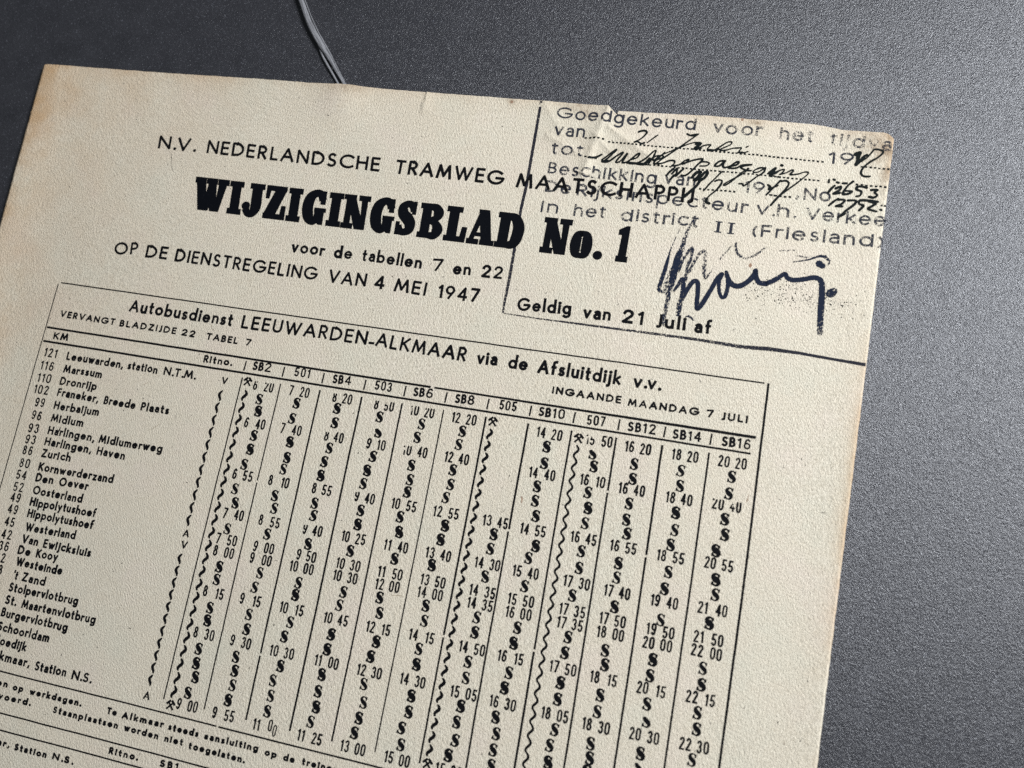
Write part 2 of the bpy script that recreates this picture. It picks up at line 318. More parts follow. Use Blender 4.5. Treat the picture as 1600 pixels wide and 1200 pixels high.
# title alphabet: pieces in a box of width w, height 1 -- r: rectangle, p: polygon, s: swelling stroke (x,y,width)...
def bez(*pts,n=6):
    """catmull-rom through (x,y,w)"""
    out=[]; P=[pts[0]]+list(pts)+[pts[-1]]
    for i in range(1,len(P)-2):
        for j in range(n):
            t=j/n; o=[]
            for k in range(len(pts[0])):
                a,b,c,d=P[i-1][k],P[i][k],P[i+1][k],P[i+2][k]
                o.append(.5*((2*b)+(-a+c)*t+(2*a-5*b+4*c-d)*t*t+(-a+3*b-3*c+d)*t**3))
            out.append(tuple(o))
    out.append(tuple(pts[-1])); return out
SE=.17
TG={
'W':(1.05,[('p',(0,1),(.335,1),(.335,.82),(.0,.82)),('p',(.355,1),(.69,1),(.69,.82),(.355,.82)),('p',(.71,1),(1.05,1),(1.05,.82),(.71,.82)),
      ('p',(.04,.88),(.33,.88),(.385,.42),(.45,0),(.19,0)),('p',(.43,.88),(.66,.88),(.70,.42),(.57,.36),(.36,.42)),('p',(.36,.46),(.57,.40),(.50,.02),(.45,0),(.36,.1)),
      ('p',(.57,.40),(.72,.46),(.82,0),(.56,0),(.53,.1)),('p',(.74,.88),(.99,.88),(.82,0),(.70,.1),(.715,.42))]),
'I':(.43,[('p',(0,1),(.43,1),(.43,1-SE),(0,1-SE)),('p',(0,0),(.43,0),(.43,SE),(0,SE)),('p',(.075,.05),(.355,.05),(.355,.95),(.075,.95))]),
'J':(.62,[('p',(.19,1),(.62,1),(.62,1-SE),(.19,1-SE)),('s',(.41,.95,.28),(.41,.6,.28),(.41,.28,.28),(.33,.09,.20),(.2,.08,.17),(.13,.22,.2)),('d',.125,.30,.125)]),
'Z':(.62,[('p',(.02,1),(.60,1),(.60,.84),(.02,.84)),('p',(0,0),(.62,0),(.62,.16),(0,.16)),('p',(.29,.9),(.60,.9),(.33,.1),(0,.1)),('p',(.02,1),(.16,1),(.12,.60),(.02,.60)),('p',(.62,0),(.46,0),(.50,.42),(.62,.42))]),
'G':(.68,[('s',(.56,.72,.20),(.5,.88,.2),(.36,.92,.2),(.2,.78,.27),(.145,.5,.29),(.2,.2,.27),(.34,.08,.2),(.47,.2,.2)),('p',(.35,.49),(.68,.49),(.68,.37),(.35,.37)),('p',(.36,.45),(.63,.45),(.63,.0),(.50,.0),(.36,.12)),('p',(.52,1),(.64,1),(.64,.6),(.50,.6))]),
'N':(.74,[('p',(0,1),(.34,1),(.34,.85),(0,.85)),('p',(.42,1),(.74,1),(.74,.84),(.42,.84)),('p',(0,0),(.33,0),(.33,.16),(0,.16)),('p',(.07,.05),(.24,.05),(.24,.95),(.07,.95)),('p',(.07,.95),(.32,.95),(.67,0),(.38,0)),('p',(.5,.9),(.67,.9),(.67,0),(.55,.0))]),
'S':(.62,[('s',(.52,.70,.16),(.45,.88,.2),(.3,.91,.2),(.17,.80,.26),(.2,.62,.30),(.36,.48,.32),(.46,.34,.3),(.44,.17,.26),(.3,.09,.2),(.16,.12,.2),(.1,.28,.16)),('p',(.50,1),(.60,1),(.60,.62),(.48,.62)),('p',(.0,.0),(.12,0),(.12,.38),(0,.38))]),
'B':(.72,[('p',(0,1),(.4,1),(.4,.84),(0,.84)),('p',(0,0),(.4,0),(.4,.16),(0,.16)),('p',(.07,.05),(.34,.05),(.34,.95),(.07,.95)),('s',(.34,.91,.18),(.48,.88,.22),(.56,.74,.27),(.49,.59,.2),(.34,.54,.13)),('s',(.34,.49,.13),(.5,.44,.2),(.59,.27,.28),(.5,.1,.22),(.34,.085,.17))]),
'L':(.64,[('p',(0,1),(.45,1),(.45,.84),(0,.84)),('p',(0,0),(.62,0),(.62,.16),(0,.16)),('p',(.08,.05),(.36,.05),(.36,.95),(.08,.95)),('p',(.62,0),(.44,.0),(.50,.44),(.64,.44))]),
'A':(.80,[('p',(0,0),(.35,0),(.35,.15),(0,.15)),('p',(.39,0),(.80,0),(.80,.15),(.39,.15)),('p',(.05,.1),(.20,.1),(.42,.88),(.27,.95)),('p',(.24,1),(.55,1),(.74,.05),(.44,.05)),('p',(.15,.34),(.5,.34),(.5,.23),(.15,.23))]),
'D':(.74,[('p',(0,1),(.4,1),(.4,.84),(0,.84)),('p',(0,0),(.4,0),(.4,.16),(0,.16)),('p',(.07,.05),(.35,.05),(.35,.95),(.07,.95)),('s',(.34,.91,.18),(.49,.85,.24),(.595,.66,.28),(.605,.45,.29),(.56,.22,.27),(.46,.11,.22),(.34,.09,.18))]),
'o':(.58,[('s',(.29,.66,.14),(.17,.59,.22),(.13,.34,.26),(.17,.10,.22),(.29,.04,.14),(.41,.10,.22),(.45,.34,.26),(.41,.59,.22),(.29,.66,.14),(.2,.62,.17))]),
'.':(.25,[('d',.125,.105,.125)]),
'1':(.38,[('p',(0,0),(.38,0),(.38,.16),(0,.16)),('p',(.06,.05),(.32,.05),(.32,1),(.10,.92)),('p',(.32,1),(.2,1),(-.02,.88),(-.02,.74),(.12,.74))]),
}
WORDS=[["heading_word","nv","N.V.",16.76,-37.65,26.62,-37.65,3.9],["heading_word","nv","NEDERLANDSCHE",30.27,-37.69,76.03,-37.45,3.9],["heading_word","nv","TRAMWEG",79.86,-37.4,106.39,-37.24,3.9],["heading_word","nv","MAATSCHAPPIJ",109.33,-37.09,149.33,-37.63,3.9],["subheading_word","vo","voor",58.63,-15.21,67.12,-15.26,3.06],["subheading_word","vo","de",69.57,-15.13,74.1,-15.23,3.06],["subheading_word","vo","tabellen",76.49,-15.24,91.15,-15.08,3.06],["subheading_word","vo","7",93.82,-14.96,96.45,-15.19,3.06],["subheading_word","vo","en",98.7,-14.81,102.9,-14.97,3.06],["subheading_word","vo","22",105.41,-14.95,110.24,-15.0,3.06],["dateline_word","op","OP",12.81,-8.88,19.23,-9.55,3.28],["dateline_word","op","DE",21.44,-9.28,27.37,-9.31,3.28],["dateline_word","op","DIENSTREGELING",29.44,-9.24,66.72,-9.08,3.28],["dateline_word","op","VAN",69.43,-9.04,78.9,-9.02,3.28],["dateline_word","op","4",80.94,-9.06,83.47,-9.12,3.28],["dateline_word","op","MEI",85.74,-9.03,93.44,-8.9,3.28],["dateline_word","op","1947",96.24,-8.81,105.97,-8.98,3.28],["validity_word","ge","Geldig",114.86,-8.36,127.0,-8.94,3.14],["validity_word","ge","van",129.61,-8.57,135.7,-8.68,3.14],["validity_word","ge","21",138.16,-8.73,142.64,-8.74,3.14],["validity_word","ge","Juli",145.46,-8.67,151.74,-8.83,3.14],["validity_word","ge","af",153.57,-8.67,157.16,-8.82,3.14],["service_word","au","Autobusdienst",20.98,4.69,48.39,4.58,3.15],["service_word","le","LEEUWARDEN",50.72,4.67,82.09,4.27,3.31],["service_word","le","-",82.45,4.52,83.99,4.45,3.31],["service_word","le","ALKMAAR",84.1,4.28,105.64,4.79,3.31],["service_word","au","via",108.12,4.9,112.82,4.68,3.15],["service_word","au","de",115.27,4.82,119.69,4.82,3.15],["service_word","au","Afsluitdijk",121.92,4.91,140.08,4.94,3.15],["service_word","au","v.v.",142.61,4.98,148.16,4.86,3.15],["replacement_word","ve","VERVANGT",2.95,8.54,18.27,8.57,1.71],["replacement_word","ve","BLADZIJDE",19.59,8.59,34.71,8.46,1.71],["replacement_word","ve","22",36.12,8.46,39.66,8.55,1.71],["replacement_word","ve","TABEL",42.7,8.59,50.94,8.59,1.71],["replacement_word","ve","7",52.86,8.54,54.3,8.57,1.71],["start_date_word","ve","INGAANDE",125.85,8.95,140.76,8.82,1.71],["start_date_word","ve","MAANDAG",142.22,9.04,157.06,8.87,1.71],["start_date_word","ve","7",158.61,8.96,160.15,8.79,1.71],["start_date_word","ve","JULI",161.6,9.0,166.91,8.92,1.71],["header_word","st","KM",2.82,14.26,6.96,14.08,1.86],["header_word","st","Ritno.",43.47,14.05,50.56,13.9,1.86],["footnote_word","ft","Alleen",7.94,93.65,16.23,93.63,1.5],["footnote_word","ft","op",17.67,93.78,20.38,93.72,1.5],["footnote_word","ft","werkdagen.",22.06,93.77,34.94,93.56,1.5],["footnote_word","ft","Te",41.62,93.69,44.08,93.66,1.5],["footnote_word","ft","Alkmaar",45.39,93.8,55.54,93.57,1.5],["footnote_word","ft","steeds",56.7,93.71,64.01,93.66,1.5],["footnote_word","ft","aansluiting",65.34,93.69,77.94,93.45,1.5],["footnote_word","ft","op",79.48,93.74,82.23,93.76,1.5],["footnote_word","ft","de",83.7,93.81,86.35,93.84,1.5],["footnote_word","ft","treinen",87.91,93.74,95.78,93.7,1.5],["footnote_word","ft","vervoerd.",10.17,96.39,22.78,96.09,1.5],["footnote_word","ft","Staanplaatsen",28.86,96.24,45.1,96.14,1.5],["footnote_word","ft","worden",46.6,96.14,54.99,96.12,1.5],["footnote_word","ft","niet",56.47,96.16,60.94,96.07,1.5],["footnote_word","ft","toegelaten.",62.34,96.31,75.28,96.29,1.5],["return_header_word","ft","Alkmaar,",9.95,105.61,20.41,105.49,1.5],["return_header_word","ft","Station",22.03,105.63,30.17,105.54,1.5],["return_header_word","ft","N.S.",31.58,105.39,36.4,105.45,1.5],["return_header_word","ft","Ritno.",44.42,101.39,51.24,101.26,1.5],["return_header_word","ft","SB1",56.83,101.2,61.16,100.95,1.5],["stamp_word","sp","Goedgekeurd",115.6,-55.04,147.33,-54.88,2.39],["stamp_word","sp","voor",151.24,-54.7,161.79,-54.84,2.39],["stamp_word","sp","het",165.46,-54.49,172.57,-54.42,2.39],["stamp_word","sp","tijdva",176.03,-54.27,188.55,-53.78,2.39],["stamp_word","sp","van",115.94,-50.65,122.99,-50.79,2.39],["stamp_word","sp","19",176.26,-49.85,181.37,-49.91,2.39],["stamp_word","sp","tot",115.88,-46.0,123.31,-46.15,2.39],["stamp_word","sp","Beschikking",116.04,-41.26,140.65,-41.31,2.39],["stamp_word","sp","van",142.4,-41.59,149.14,-41.55,2.39],["stamp_word","sp","19",159.57,-41.27,163.98,-41.38,2.39],["stamp_word","sp",",",170.55,-41.27,171.05,-41.23,2.39],["stamp_word","sp","No",172.15,-41.02,177.7,-41.19,2.39],["stamp_word","sp","De",116.18,-36.74,122.09,-36.82,2.39],["stamp_word","sp","Rijksinspecteur",123.53,-36.79,160.95,-36.58,2.39],["stamp_word","sp","v.h.",162.87,-36.54,170.42,-36.56,2.39],["stamp_word","sp","Verkee",173.08,-36.61,189.15,-36.68,2.39],["stamp_word","sp","In",116.07,-31.85,120.02,-31.88,2.39],["stamp_word","sp","het",123.62,-31.76,130.91,-31.98,2.39],["stamp_word","sp","district",134.24,-31.95,151.06,-32.21,2.39],["stamp_word","se","II",154.66,-31.67,158.95,-31.74,2.39],["stamp_word","sp","(Friesland)",162.56,-31.62,188.97,-32.03,2.39]]
COLNUM=[[1,"SB2",56.11,13.99,60.75,13.91],[2,"501",66.56,13.95,70.4,13.9],[3,"SB4",75.99,14.14,80.49,13.94],[4,"503",86.17,14.07,90.18,14.01],[5,"SB6",95.29,14.14,99.81,13.98],[6,"SB8",105.01,14.19,109.43,14.0],[7,"505",115.08,14.11,118.88,14.04],[8,"SB10",123.78,14.15,129.43,14.06],[9,"507",134.32,14.39,138.23,14.21],[10,"SB12",142.99,14.37,148.82,14.21],[11,"SB14",152.33,14.46,158.2,14.27],[12,"SB16",162.32,14.36,168.09,14.21]]
STATIONS=[[["121",1.57,18.69,5.14,18.69],[["Leeuwarden,",7.88,18.69,23.15,18.62],["station",24.55,18.53,32.55,18.44],["N.T.M.",34.16,18.43,42.31,18.36]]],[["116",1.59,21.95,5.3,21.88],[["Marssum",8.05,21.78,18.53,21.68]]],[["110",1.68,25.02,5.48,24.96],[["Dronrijp",7.99,24.85,18.01,24.7]]],[["102",1.72,27.91,5.63,27.79],[["Franeker,",8.11,27.6,19.11,27.58],["Breede",20.77,27.59,29.31,27.53],["Plaats",30.73,27.58,38.15,27.44]]],[["99",2.94,30.97,5.59,30.87],[["Herbaijum",8.16,30.82,20.39,30.64]]],[["96",2.98,34.11,5.6,34.08],[["Midlum",8.24,33.86,17.1,33.79]]],[["93",3.08,37.3,5.85,37.16],[["Harlingen,",8.32,36.84,20.74,36.74],["Midlumerweg",22.2,36.73,38.94,36.38]]],[["93",3.1,39.94,5.84,39.88],[["Harlingen,",8.3,39.55,20.69,39.53],["Haven",22.41,39.51,29.99,39.49]]],[["86",3.19,42.64,5.81,42.51],[["Zurich",8.35,42.43,16.26,42.25]]],[["80",3.28,45.63,6.05,45.54],[["Kornwerderzand",8.49,45.59,28.63,45.27]]],[["54",3.33,48.46,6.05,48.37],[["Den",8.57,48.24,13.4,48.05],["Oever",14.98,48.08,22.75,47.86]]],[["52",3.45,51.34,6.16,51.24],[["Oosterland",8.76,51.13,22.12,50.96]]],[["49",3.49,53.87,6.2,53.77],[["Hippolytushoef",8.87,53.87,26.6,53.49]]],[["49",3.61,56.61,6.35,56.49],[["Hippolytushoef",9.0,56.54,26.72,56.23]]],[["45",3.7,59.49,6.33,59.46],[["Westerland",9.45,59.64,22.9,59.31]]],[["42",3.82,62.46,6.54,62.33],[["Van",9.41,62.43,13.84,62.46],["Ewijcksluis",15.22,62.46,27.98,62.38]]],[["36",3.93,65.15,6.65,65.01],[["De",9.21,65.09,12.63,64.96],["Kooy",14.1,64.98,19.93,64.73]]],[["32",3.96,67.81,6.54,67.69],[["Westeinde",9.58,67.67,22.03,67.59]]],[["28",3.98,70.46,6.71,70.38],[["'t",9.68,70.58,11.06,70.68],["Zand",12.23,70.71,18.52,70.69]]],[["25",4.21,73.71,6.93,73.62],[["Stolpervlotbrug",9.62,73.5,27.97,73.14]]],[["22",4.3,76.54,7.01,76.44],[["St.",9.57,76.3,12.37,76.32],["Maartenvlotbrug",14.0,76.43,33.46,76.18]]],[["20",4.36,79.25,7.06,79.14],[["Burgervlotbrug",9.46,79.2,27.1,79.14]]],[["15",4.42,81.94,7.11,81.83],[["Schoorldam",9.55,82.27,23.31,82.3]]],[["11",4.53,84.79,7.22,84.67],[["Koedijk",9.67,85.17,18.33,85.33]]],[["8",5.78,87.39,7.16,87.39],[["Alkmaar,",9.4,88.52,19.97,88.39],["Station",21.65,88.66,29.74,88.41],["N.S.",31.12,88.5,35.89,88.49]]]]
CELLS=[[1,1,"6","20",57.89,61.26,17.27],[1,2,"s","",59.65,0,20.39],[1,3,"s","",60.07,0,23.14],[1,4,"6","40",57.89,61.38,26.02],[1,5,"s","",60.43,0,28.74],[1,6,"s","",60.33,0,31.93],[1,7,"s","",59.78,0,35.48],[1,8,"6","55",58.09,61.3,37.93],[1,9,"s","",59.04,0,41.18],[1,10,"s","",59.83,0,44.22],[1,11,"7","40",58.0,61.39,46.72],[1,12,"s","",59.41,0,50.1],[1,13,"7","50",57.89,61.2,52.45],[1,14,"8","00",57.86,61.16,55.14],[1,15,"s","",59.65,0,58.43],[1,16,"s","",59.81,0,61.2],[1,17,"8","15",57.8,61.21,64.06],[1,18,"s","",59.7,0,67.33],[1,19,"s","",59.85,0,70.05],[1,20,"8","30",57.82,61.13,72.9],[1,21,"s","",59.42,0,76.18],[1,22,"s","",59.62,0,79.18],[1,23,"s","",60.19,0,81.99],[1,24,"s","",59.33,0,85.45],[1,25,"9","00",57.78,61.16,87.94],[2,1,"7","20",66.84,70.1,17.18],[2,2,"s","",68.82,0,19.9],[2,3,"s","",68.58,0,23.47],[2,4,"7","40",66.92,70.3,25.98],[2,5,"s","",69.3,0,28.76],[2,6,"s","",69.51,0,32.31],[2,7,"s","",69.27,0,34.96],[2,8,"8","10",66.89,70.39,37.86],[2,9,"s","",68.75,0,41.03],[2,10,"s","",69.28,0,43.76],[2,11,"8","55",66.79,70.16,46.76],[2,12,"s","",68.95,0,49.52],[2,13,"9","00",66.88,70.16,52.49],[2,14,"9","00",66.8,70.23,55.11],[2,15,"s","",69.35,0,57.91],[2,16,"s","",68.94,0,61.1],[2,17,"9","15",66.69,70.18,63.94],[2,18,"s","",69.09,0,66.91],[2,19,"s","",69.28,0,70.0],[2,20,"9","30",66.69,69.94,72.85],[2,21,"s","",68.3,0,76.03],[2,22,"s","",68.84,0,78.83],[2,23,"s","",69.05,0,81.78],[2,24,"s","",68.78,0,84.91],[2,25,"9","55",66.48,69.9,87.95],[3,1,"8","20",77.51,80.47,17.12],[3,2,"s","",78.58,0,19.56],[3,3,"s","",78.76,0,22.84],[3,4,"8","40",77.53,80.43,25.95],[3,5,"s","",78.8,0,28.58],[3,6,"s","",78.35,0,31.73],[3,7,"s","",78.25,0,34.87],[3,8,"8","55",77.42,80.36,37.82],[3,9,"s","",78.31,0,41.02],[3,10,"s","",78.64,0,43.68],[3,11,"9","40",77.42,80.3,46.77],[3,12,"s","",78.91,0,49.86],[3,13,"9","50",77.33,80.21,52.42],[3,14,"10","00",76.79,80.22,55.02],[3,15,"s","",78.68,0,58.26],[3,16,"s","",78.53,0,60.88],[3,17,"10","15",76.61,80.21,63.86],[3,18,"s","",78.74,0,66.61],[3,19,"s","",78.2,0,69.74],[3,20,"10","30",76.58,80.06,72.94],[3,21,"s","",78.76,0,75.75],[3,22,"s","",77.77,0,78.93],[3,23,"s","",78.1,0,82.02],[3,24,"s","",78.09,0,85.19],[3,25,"11","00",76.33,79.96,88.23],[4,1,"8","50",87.44,90.42,17.17],[4,2,"s","",88.82,0,19.88],[4,3,"s","",89.19,0,23.26],[4,4,"9","10",87.63,90.61,26.02],[4,5,"s","",89.17,0,28.73],[4,6,"s","",88.58,0,31.97],[4,7,"s","",88.3,0,34.92],[4,8,"9","40",87.55,90.5,37.85],[4,9,"s","",89.12,0,40.68],[4,10,"s","",89.07,0,43.76],[4,11,"10","25",86.98,90.39,46.72],[4,12,"s","",88.72,0,49.53],[4,13,"10","30",87.08,90.47,52.42],[4,14,"10","30",86.96,90.45,55.06],[4,15,"s","",89.16,0,58.2],[4,16,"s","",88.83,0,61.03],[4,17,"10","45",86.92,90.3,63.96],[4,18,"s","",88.51,0,67.21],[4,19,"s","",88.26,0,70.35],[4,20,"11","00",86.72,90.23,72.82],[4,21,"s","",88.2,0,75.52],[4,22,"s","",88.18,0,78.95],[4,23,"s","",88.49,0,82.05],[4,24,"s","",88.03,0,85.12],[4,25,"11","25",86.47,90.01,88.09],[5,1,"10","20",96.43,99.86,17.15],[5,2,"s","",98.71,0,19.93],[5,3,"s","",98.24,0,22.98],[5,4,"10","40",96.59,100.1,26.04],[5,5,"s","",98.26,0,29.19],[5,6,"s","",98.6,0,32.3],[5,7,"s","",98.58,0,35.0],[5,8,"10","55",96.56,100.09,37.87],[5,9,"s","",98.11,0,40.47],[5,10,"s","",98.54,0,43.66],[5,11,"11","40",96.56,100.07,46.68],[5,12,"s","",98.75,0,49.32],[5,13,"11","50",96.5,100.05,52.4],[5,14,"12","00",96.67,99.97,55.05],[5,15,"s","",97.34,0,57.78],[5,16,"s","",97.84,0,60.85],[5,17,"12","15",96.56,100.04,63.93],[5,18,"s","",98.45,0,66.67],[5,19,"s","",97.9,0,69.83],[5,20,"12","30",96.47,99.85,72.78],[5,21,"s","",97.7,0,75.46],[5,22,"s","",98.36,0,79.02],[5,23,"s","",98.09,0,82.21],[5,24,"s","",97.71,0,85.21],[5,25,"13","00",96.25,99.61,88.1],[6,1,"12","20",106.06,109.53,17.28],[6,2,"s","",108.0,0,20.04],[6,3,"s","",107.8,0,23.01],[6,4,"12","40",106.17,109.52,25.99],[6,5,"s","",107.62,0,28.62],[6,6,"s","",107.72,0,31.77],[6,7,"s","",107.26,0,34.69],[6,8,"12","55",106.09,109.61,37.8],[6,9,"s","",108.23,0,40.53],[6,10,"s","",107.96,0,43.57],[6,11,"13","40",106.16,109.6,46.6],[6,12,"s","",107.07,0,49.1],[6,13,"13","50",106.13,109.54,52.23],[6,14,"14","00",106.09,109.52,54.88],[6,15,"s","",107.46,0,57.46],[6,16,"s","",107.78,0,60.52],[6,17,"14","15",106.04,109.59,63.68],[6,18,"s","",107.71,0,66.24],[6,19,"s","",107.88,0,69.38],[6,20,"14","30",105.95,109.36,72.62],[6,21,"s","",108.13,0,75.64],[6,22,"s","",108.21,0,78.79],[6,23,"s","",107.36,0,82.13],[6,24,"s","",107.87,0,85.31],[6,25,"15","00",105.89,109.23,88.17],[7,8,"13","45",117.04,120.39,37.81],[7,9,"s","",118.94,0,40.4],[7,10,"s","",118.82,0,43.47],[7,11,"14","30",117.01,120.36,46.62],[7,12,"s","",118.81,0,49.26],[7,13,"14","35",116.93,120.37,52.31],[7,14,"14","35",116.98,120.33,54.94],[7,15,"s","",118.58,0,57.67],[7,16,"s","",118.75,0,60.67],[7,17,"14","50",116.95,120.38,63.87],[7,18,"s","",118.46,0,66.64],[7,19,"s","",118.65,0,69.82],[7,20,"15","05",116.94,120.35,72.83],[7,21,"s","",118.61,0,75.39],[7,22,"s","",118.45,0,78.55],[7,23,"s","",118.76,0,82.02],[7,24,"s","",117.99,0,85.09],[7,25,"15","30",116.79,120.1,87.89],[8,1,"14","20",125.11,128.48,17.51],[8,2,"s","",126.78,0,20.37],[8,3,"s","",126.88,0,23.91],[8,4,"14","40",125.0,128.51,26.19],[8,5,"s","",126.26,0,28.97],[8,6,"s","",126.36,0,32.02],[8,7,"s","",127.09,0,35.09],[8,8,"14","55",125.18,128.56,38.0],[8,9,"s","",128.13,0,41.17],[8,10,"s","",127.08,0,43.85],[8,11,"15","40",125.19,128.6,46.82],[8,12,"s","",127.31,0,49.59],[8,13,"15","50",125.18,128.62,52.54],[8,14,"16","00",125.21,128.57,55.14],[8,15,"s","",127.33,0,58.02],[8,16,"s","",127.07,0,61.15],[8,17,"16","15",125.21,128.7,63.99],[8,18,"s","",127.21,0,67.0],[8,19,"s","",126.8,0,70.06],[8,20,"16","30",125.2,128.55,72.98],[8,21,"s","",126.08,0,75.92],[8,22,"s","",126.78,0,78.96],[8,23,"s","",126.75,0,82.08],[8,24,"s","",126.94,0,85.01],[8,25,"16","55",125.21,128.61,88.05],[9,1,"15","50",135.68,139.21,17.28],[9,2,"s","",136.72,0,20.2],[9,3,"s","",137.32,0,22.83],[9,4,"16","10",135.87,139.22,25.84],[9,5,"s","",137.06,0,28.38],[9,6,"s","",137.52,0,31.55],[9,7,"s","",137.45,0,34.73],[9,8,"16","45",135.93,139.21,37.82],[9,9,"s","",137.67,0,40.46],[9,10,"s","",137.74,0,43.88],[9,11,"17","30",135.92,139.3,46.83],[9,12,"s","",137.27,0,49.55],[9,13,"17","35",135.98,139.29,52.48],[9,14,"17","35",136.01,139.24,55.1],[9,15,"s","",137.78,0,57.75],[9,16,"s","",137.66,0,60.87],[9,17,"17","50",136.05,139.38,63.9],[9,18,"s","",137.75,0,66.7],[9,19,"s","",137.75,0,69.9],[9,20,"18","05",135.93,139.32,72.9],[9,21,"s","",138.17,0,75.64],[9,22,"s","",137.67,0,78.73],[9,23,"s","",137.91,0,81.91],[9,24,"s","",137.3,0,84.92],[9,25,"18","30",136.0,139.31,88.05],[10,1,"16","20",144.03,147.34,17.49],[10,2,"s","",145.46,0,20.94],[10,3,"s","",145.67,0,24.04],[10,4,"16","40",144.04,147.36,26.23],[10,5,"s","",145.71,0,29.17],[10,6,"s","",145.67,0,32.52],[10,7,"s","",146.26,0,35.27],[10,8,"16","55",144.16,147.45,38.07],[10,9,"s","",145.53,0,41.43],[10,10,"s","",145.57,0,44.33],[10,11,"17","40",144.37,147.61,47.11],[10,12,"s","",146.06,0,50.09],[10,13,"17","50",144.35,147.52,52.72],[10,14,"18","00",144.28,147.61,55.33],[10,15,"s","",145.52,0,58.78],[10,16,"s","",145.89,0,61.51],[10,17,"18","15",144.34,147.8,64.16],[10,18,"s","",145.95,0,67.37],[10,19,"s","",145.86,0,70.54],[10,20,"18","30",144.28,147.68,73.19],[10,21,"s","",145.59,0,76.66],[10,22,"s","",145.78,0,79.32],[10,23,"s","",145.65,0,81.81],[10,24,"s","",145.32,0,85.1],[10,25,"18","55",144.3,147.7,88.05],[11,1,"18","20",153.73,157.06,17.52],[11,2,"s","",155.14,0,20.71],[11,3,"s","",155.42,0,23.82],[11,4,"18","40",153.74,157.03,26.39],[11,5,"s","",155.32,0,29.37],[11,6,"s","",155.59,0,32.85],[11,7,"s","",155.23,0,35.9],[11,8,"18","55",153.7,157.12,38.24],[11,9,"s","",155.54,0,41.3],[11,10,"s","",155.37,0,44.68],[11,11,"19","40",153.83,157.16,47.21],[11,12,"s","",155.42,0,50.82],[11,13,"19","50",153.91,157.27,52.93],[11,14,"20","00",153.71,157.2,55.49],[11,15,"s","",155.0,0,58.62],[11,16,"s","",154.99,0,61.7],[11,17,"20","15",153.84,157.37,64.18],[11,18,"s","",155.18,0,67.06],[11,19,"s","",155.59,0,70.2],[11,20,"20","30",153.76,157.27,72.99],[11,21,"s","",155.28,0,76.34],[11,22,"s","",155.27,0,78.86],[11,23,"s","",155.73,0,82.2],[11,24,"s","",155.58,0,84.99],[11,25,"20","55",153.77,157.28,88.05],[12,1,"20","20",163.31,166.7,17.3],[12,2,"s","",165.22,0,20.25],[12,3,"s","",165.2,0,23.7],[12,4,"20","40",163.28,166.76,26.09],[12,5,"s","",165.0,0,28.94],[12,6,"s","",165.41,0,31.99],[12,7,"s","",164.14,0,35.43],[12,8,"20","55",163.33,166.76,37.94],[12,9,"s","",164.9,0,41.04],[12,10,"s","",165.2,0,43.94],[12,11,"21","40",163.09,166.75,46.77],[12,12,"s","",164.81,0,49.56],[12,13,"21","50",163.1,166.76,52.48],[12,14,"22","00",163.16,166.8,55.1],[12,15,"s","",164.77,0,58.24],[12,16,"s","",164.89,0,61.34],[12,17,"22","15",163.39,166.86,63.88],[12,18,"s","",164.86,0,66.61],[12,19,"s","",165.13,0,69.62],[12,20,"22","30",163.35,166.75,72.72],[12,21,"s","",165.07,0,75.3],[12,22,"s","",165.01,0,78.79],[12,23,"s","",164.64,0,81.78],[12,24,"s","",164.68,0,85.42],[12,25,"22","55",163.3,166.8,88.05]]
TITLE=[["W",30.32,39.48],["I",39.78,43.41],["J",43.46,48.99],["Z",49.27,54.92],["I",55.3,58.86],["G",59.26,65.25],["I",65.7,69.27],["N",69.45,76.02],["G",76.54,82.41],["S",82.99,87.57],["B",88.43,94.15],["L",94.79,100.05],["A",100.31,106.71],["D",106.9,113.01],["N",117.47,123.8],["o",124.17,128.9],[".",129.45,131.58],["1",134.55,137.1]]
DOTS=[[122.95,-50.8,127.86,-50.84],[128.4,-50.36,166.38,-50.33],[163.68,-50.3,175.66,-50.11],[182.81,-49.78,189.02,-49.72],[123.59,-46.14,127.0,-46.03],[131.41,-45.75,139.31,-45.69],[139.31,-45.69,166.93,-45.76],[164.59,-45.7,175.27,-45.72],[182.26,-45.67,188.86,-45.56],[149.98,-41.17,158.2,-41.34],[164.95,-41.39,166.79,-41.41],[165.12,-41.41,169.95,-41.39],[187.68,-41.34,188.96,-41.31]]
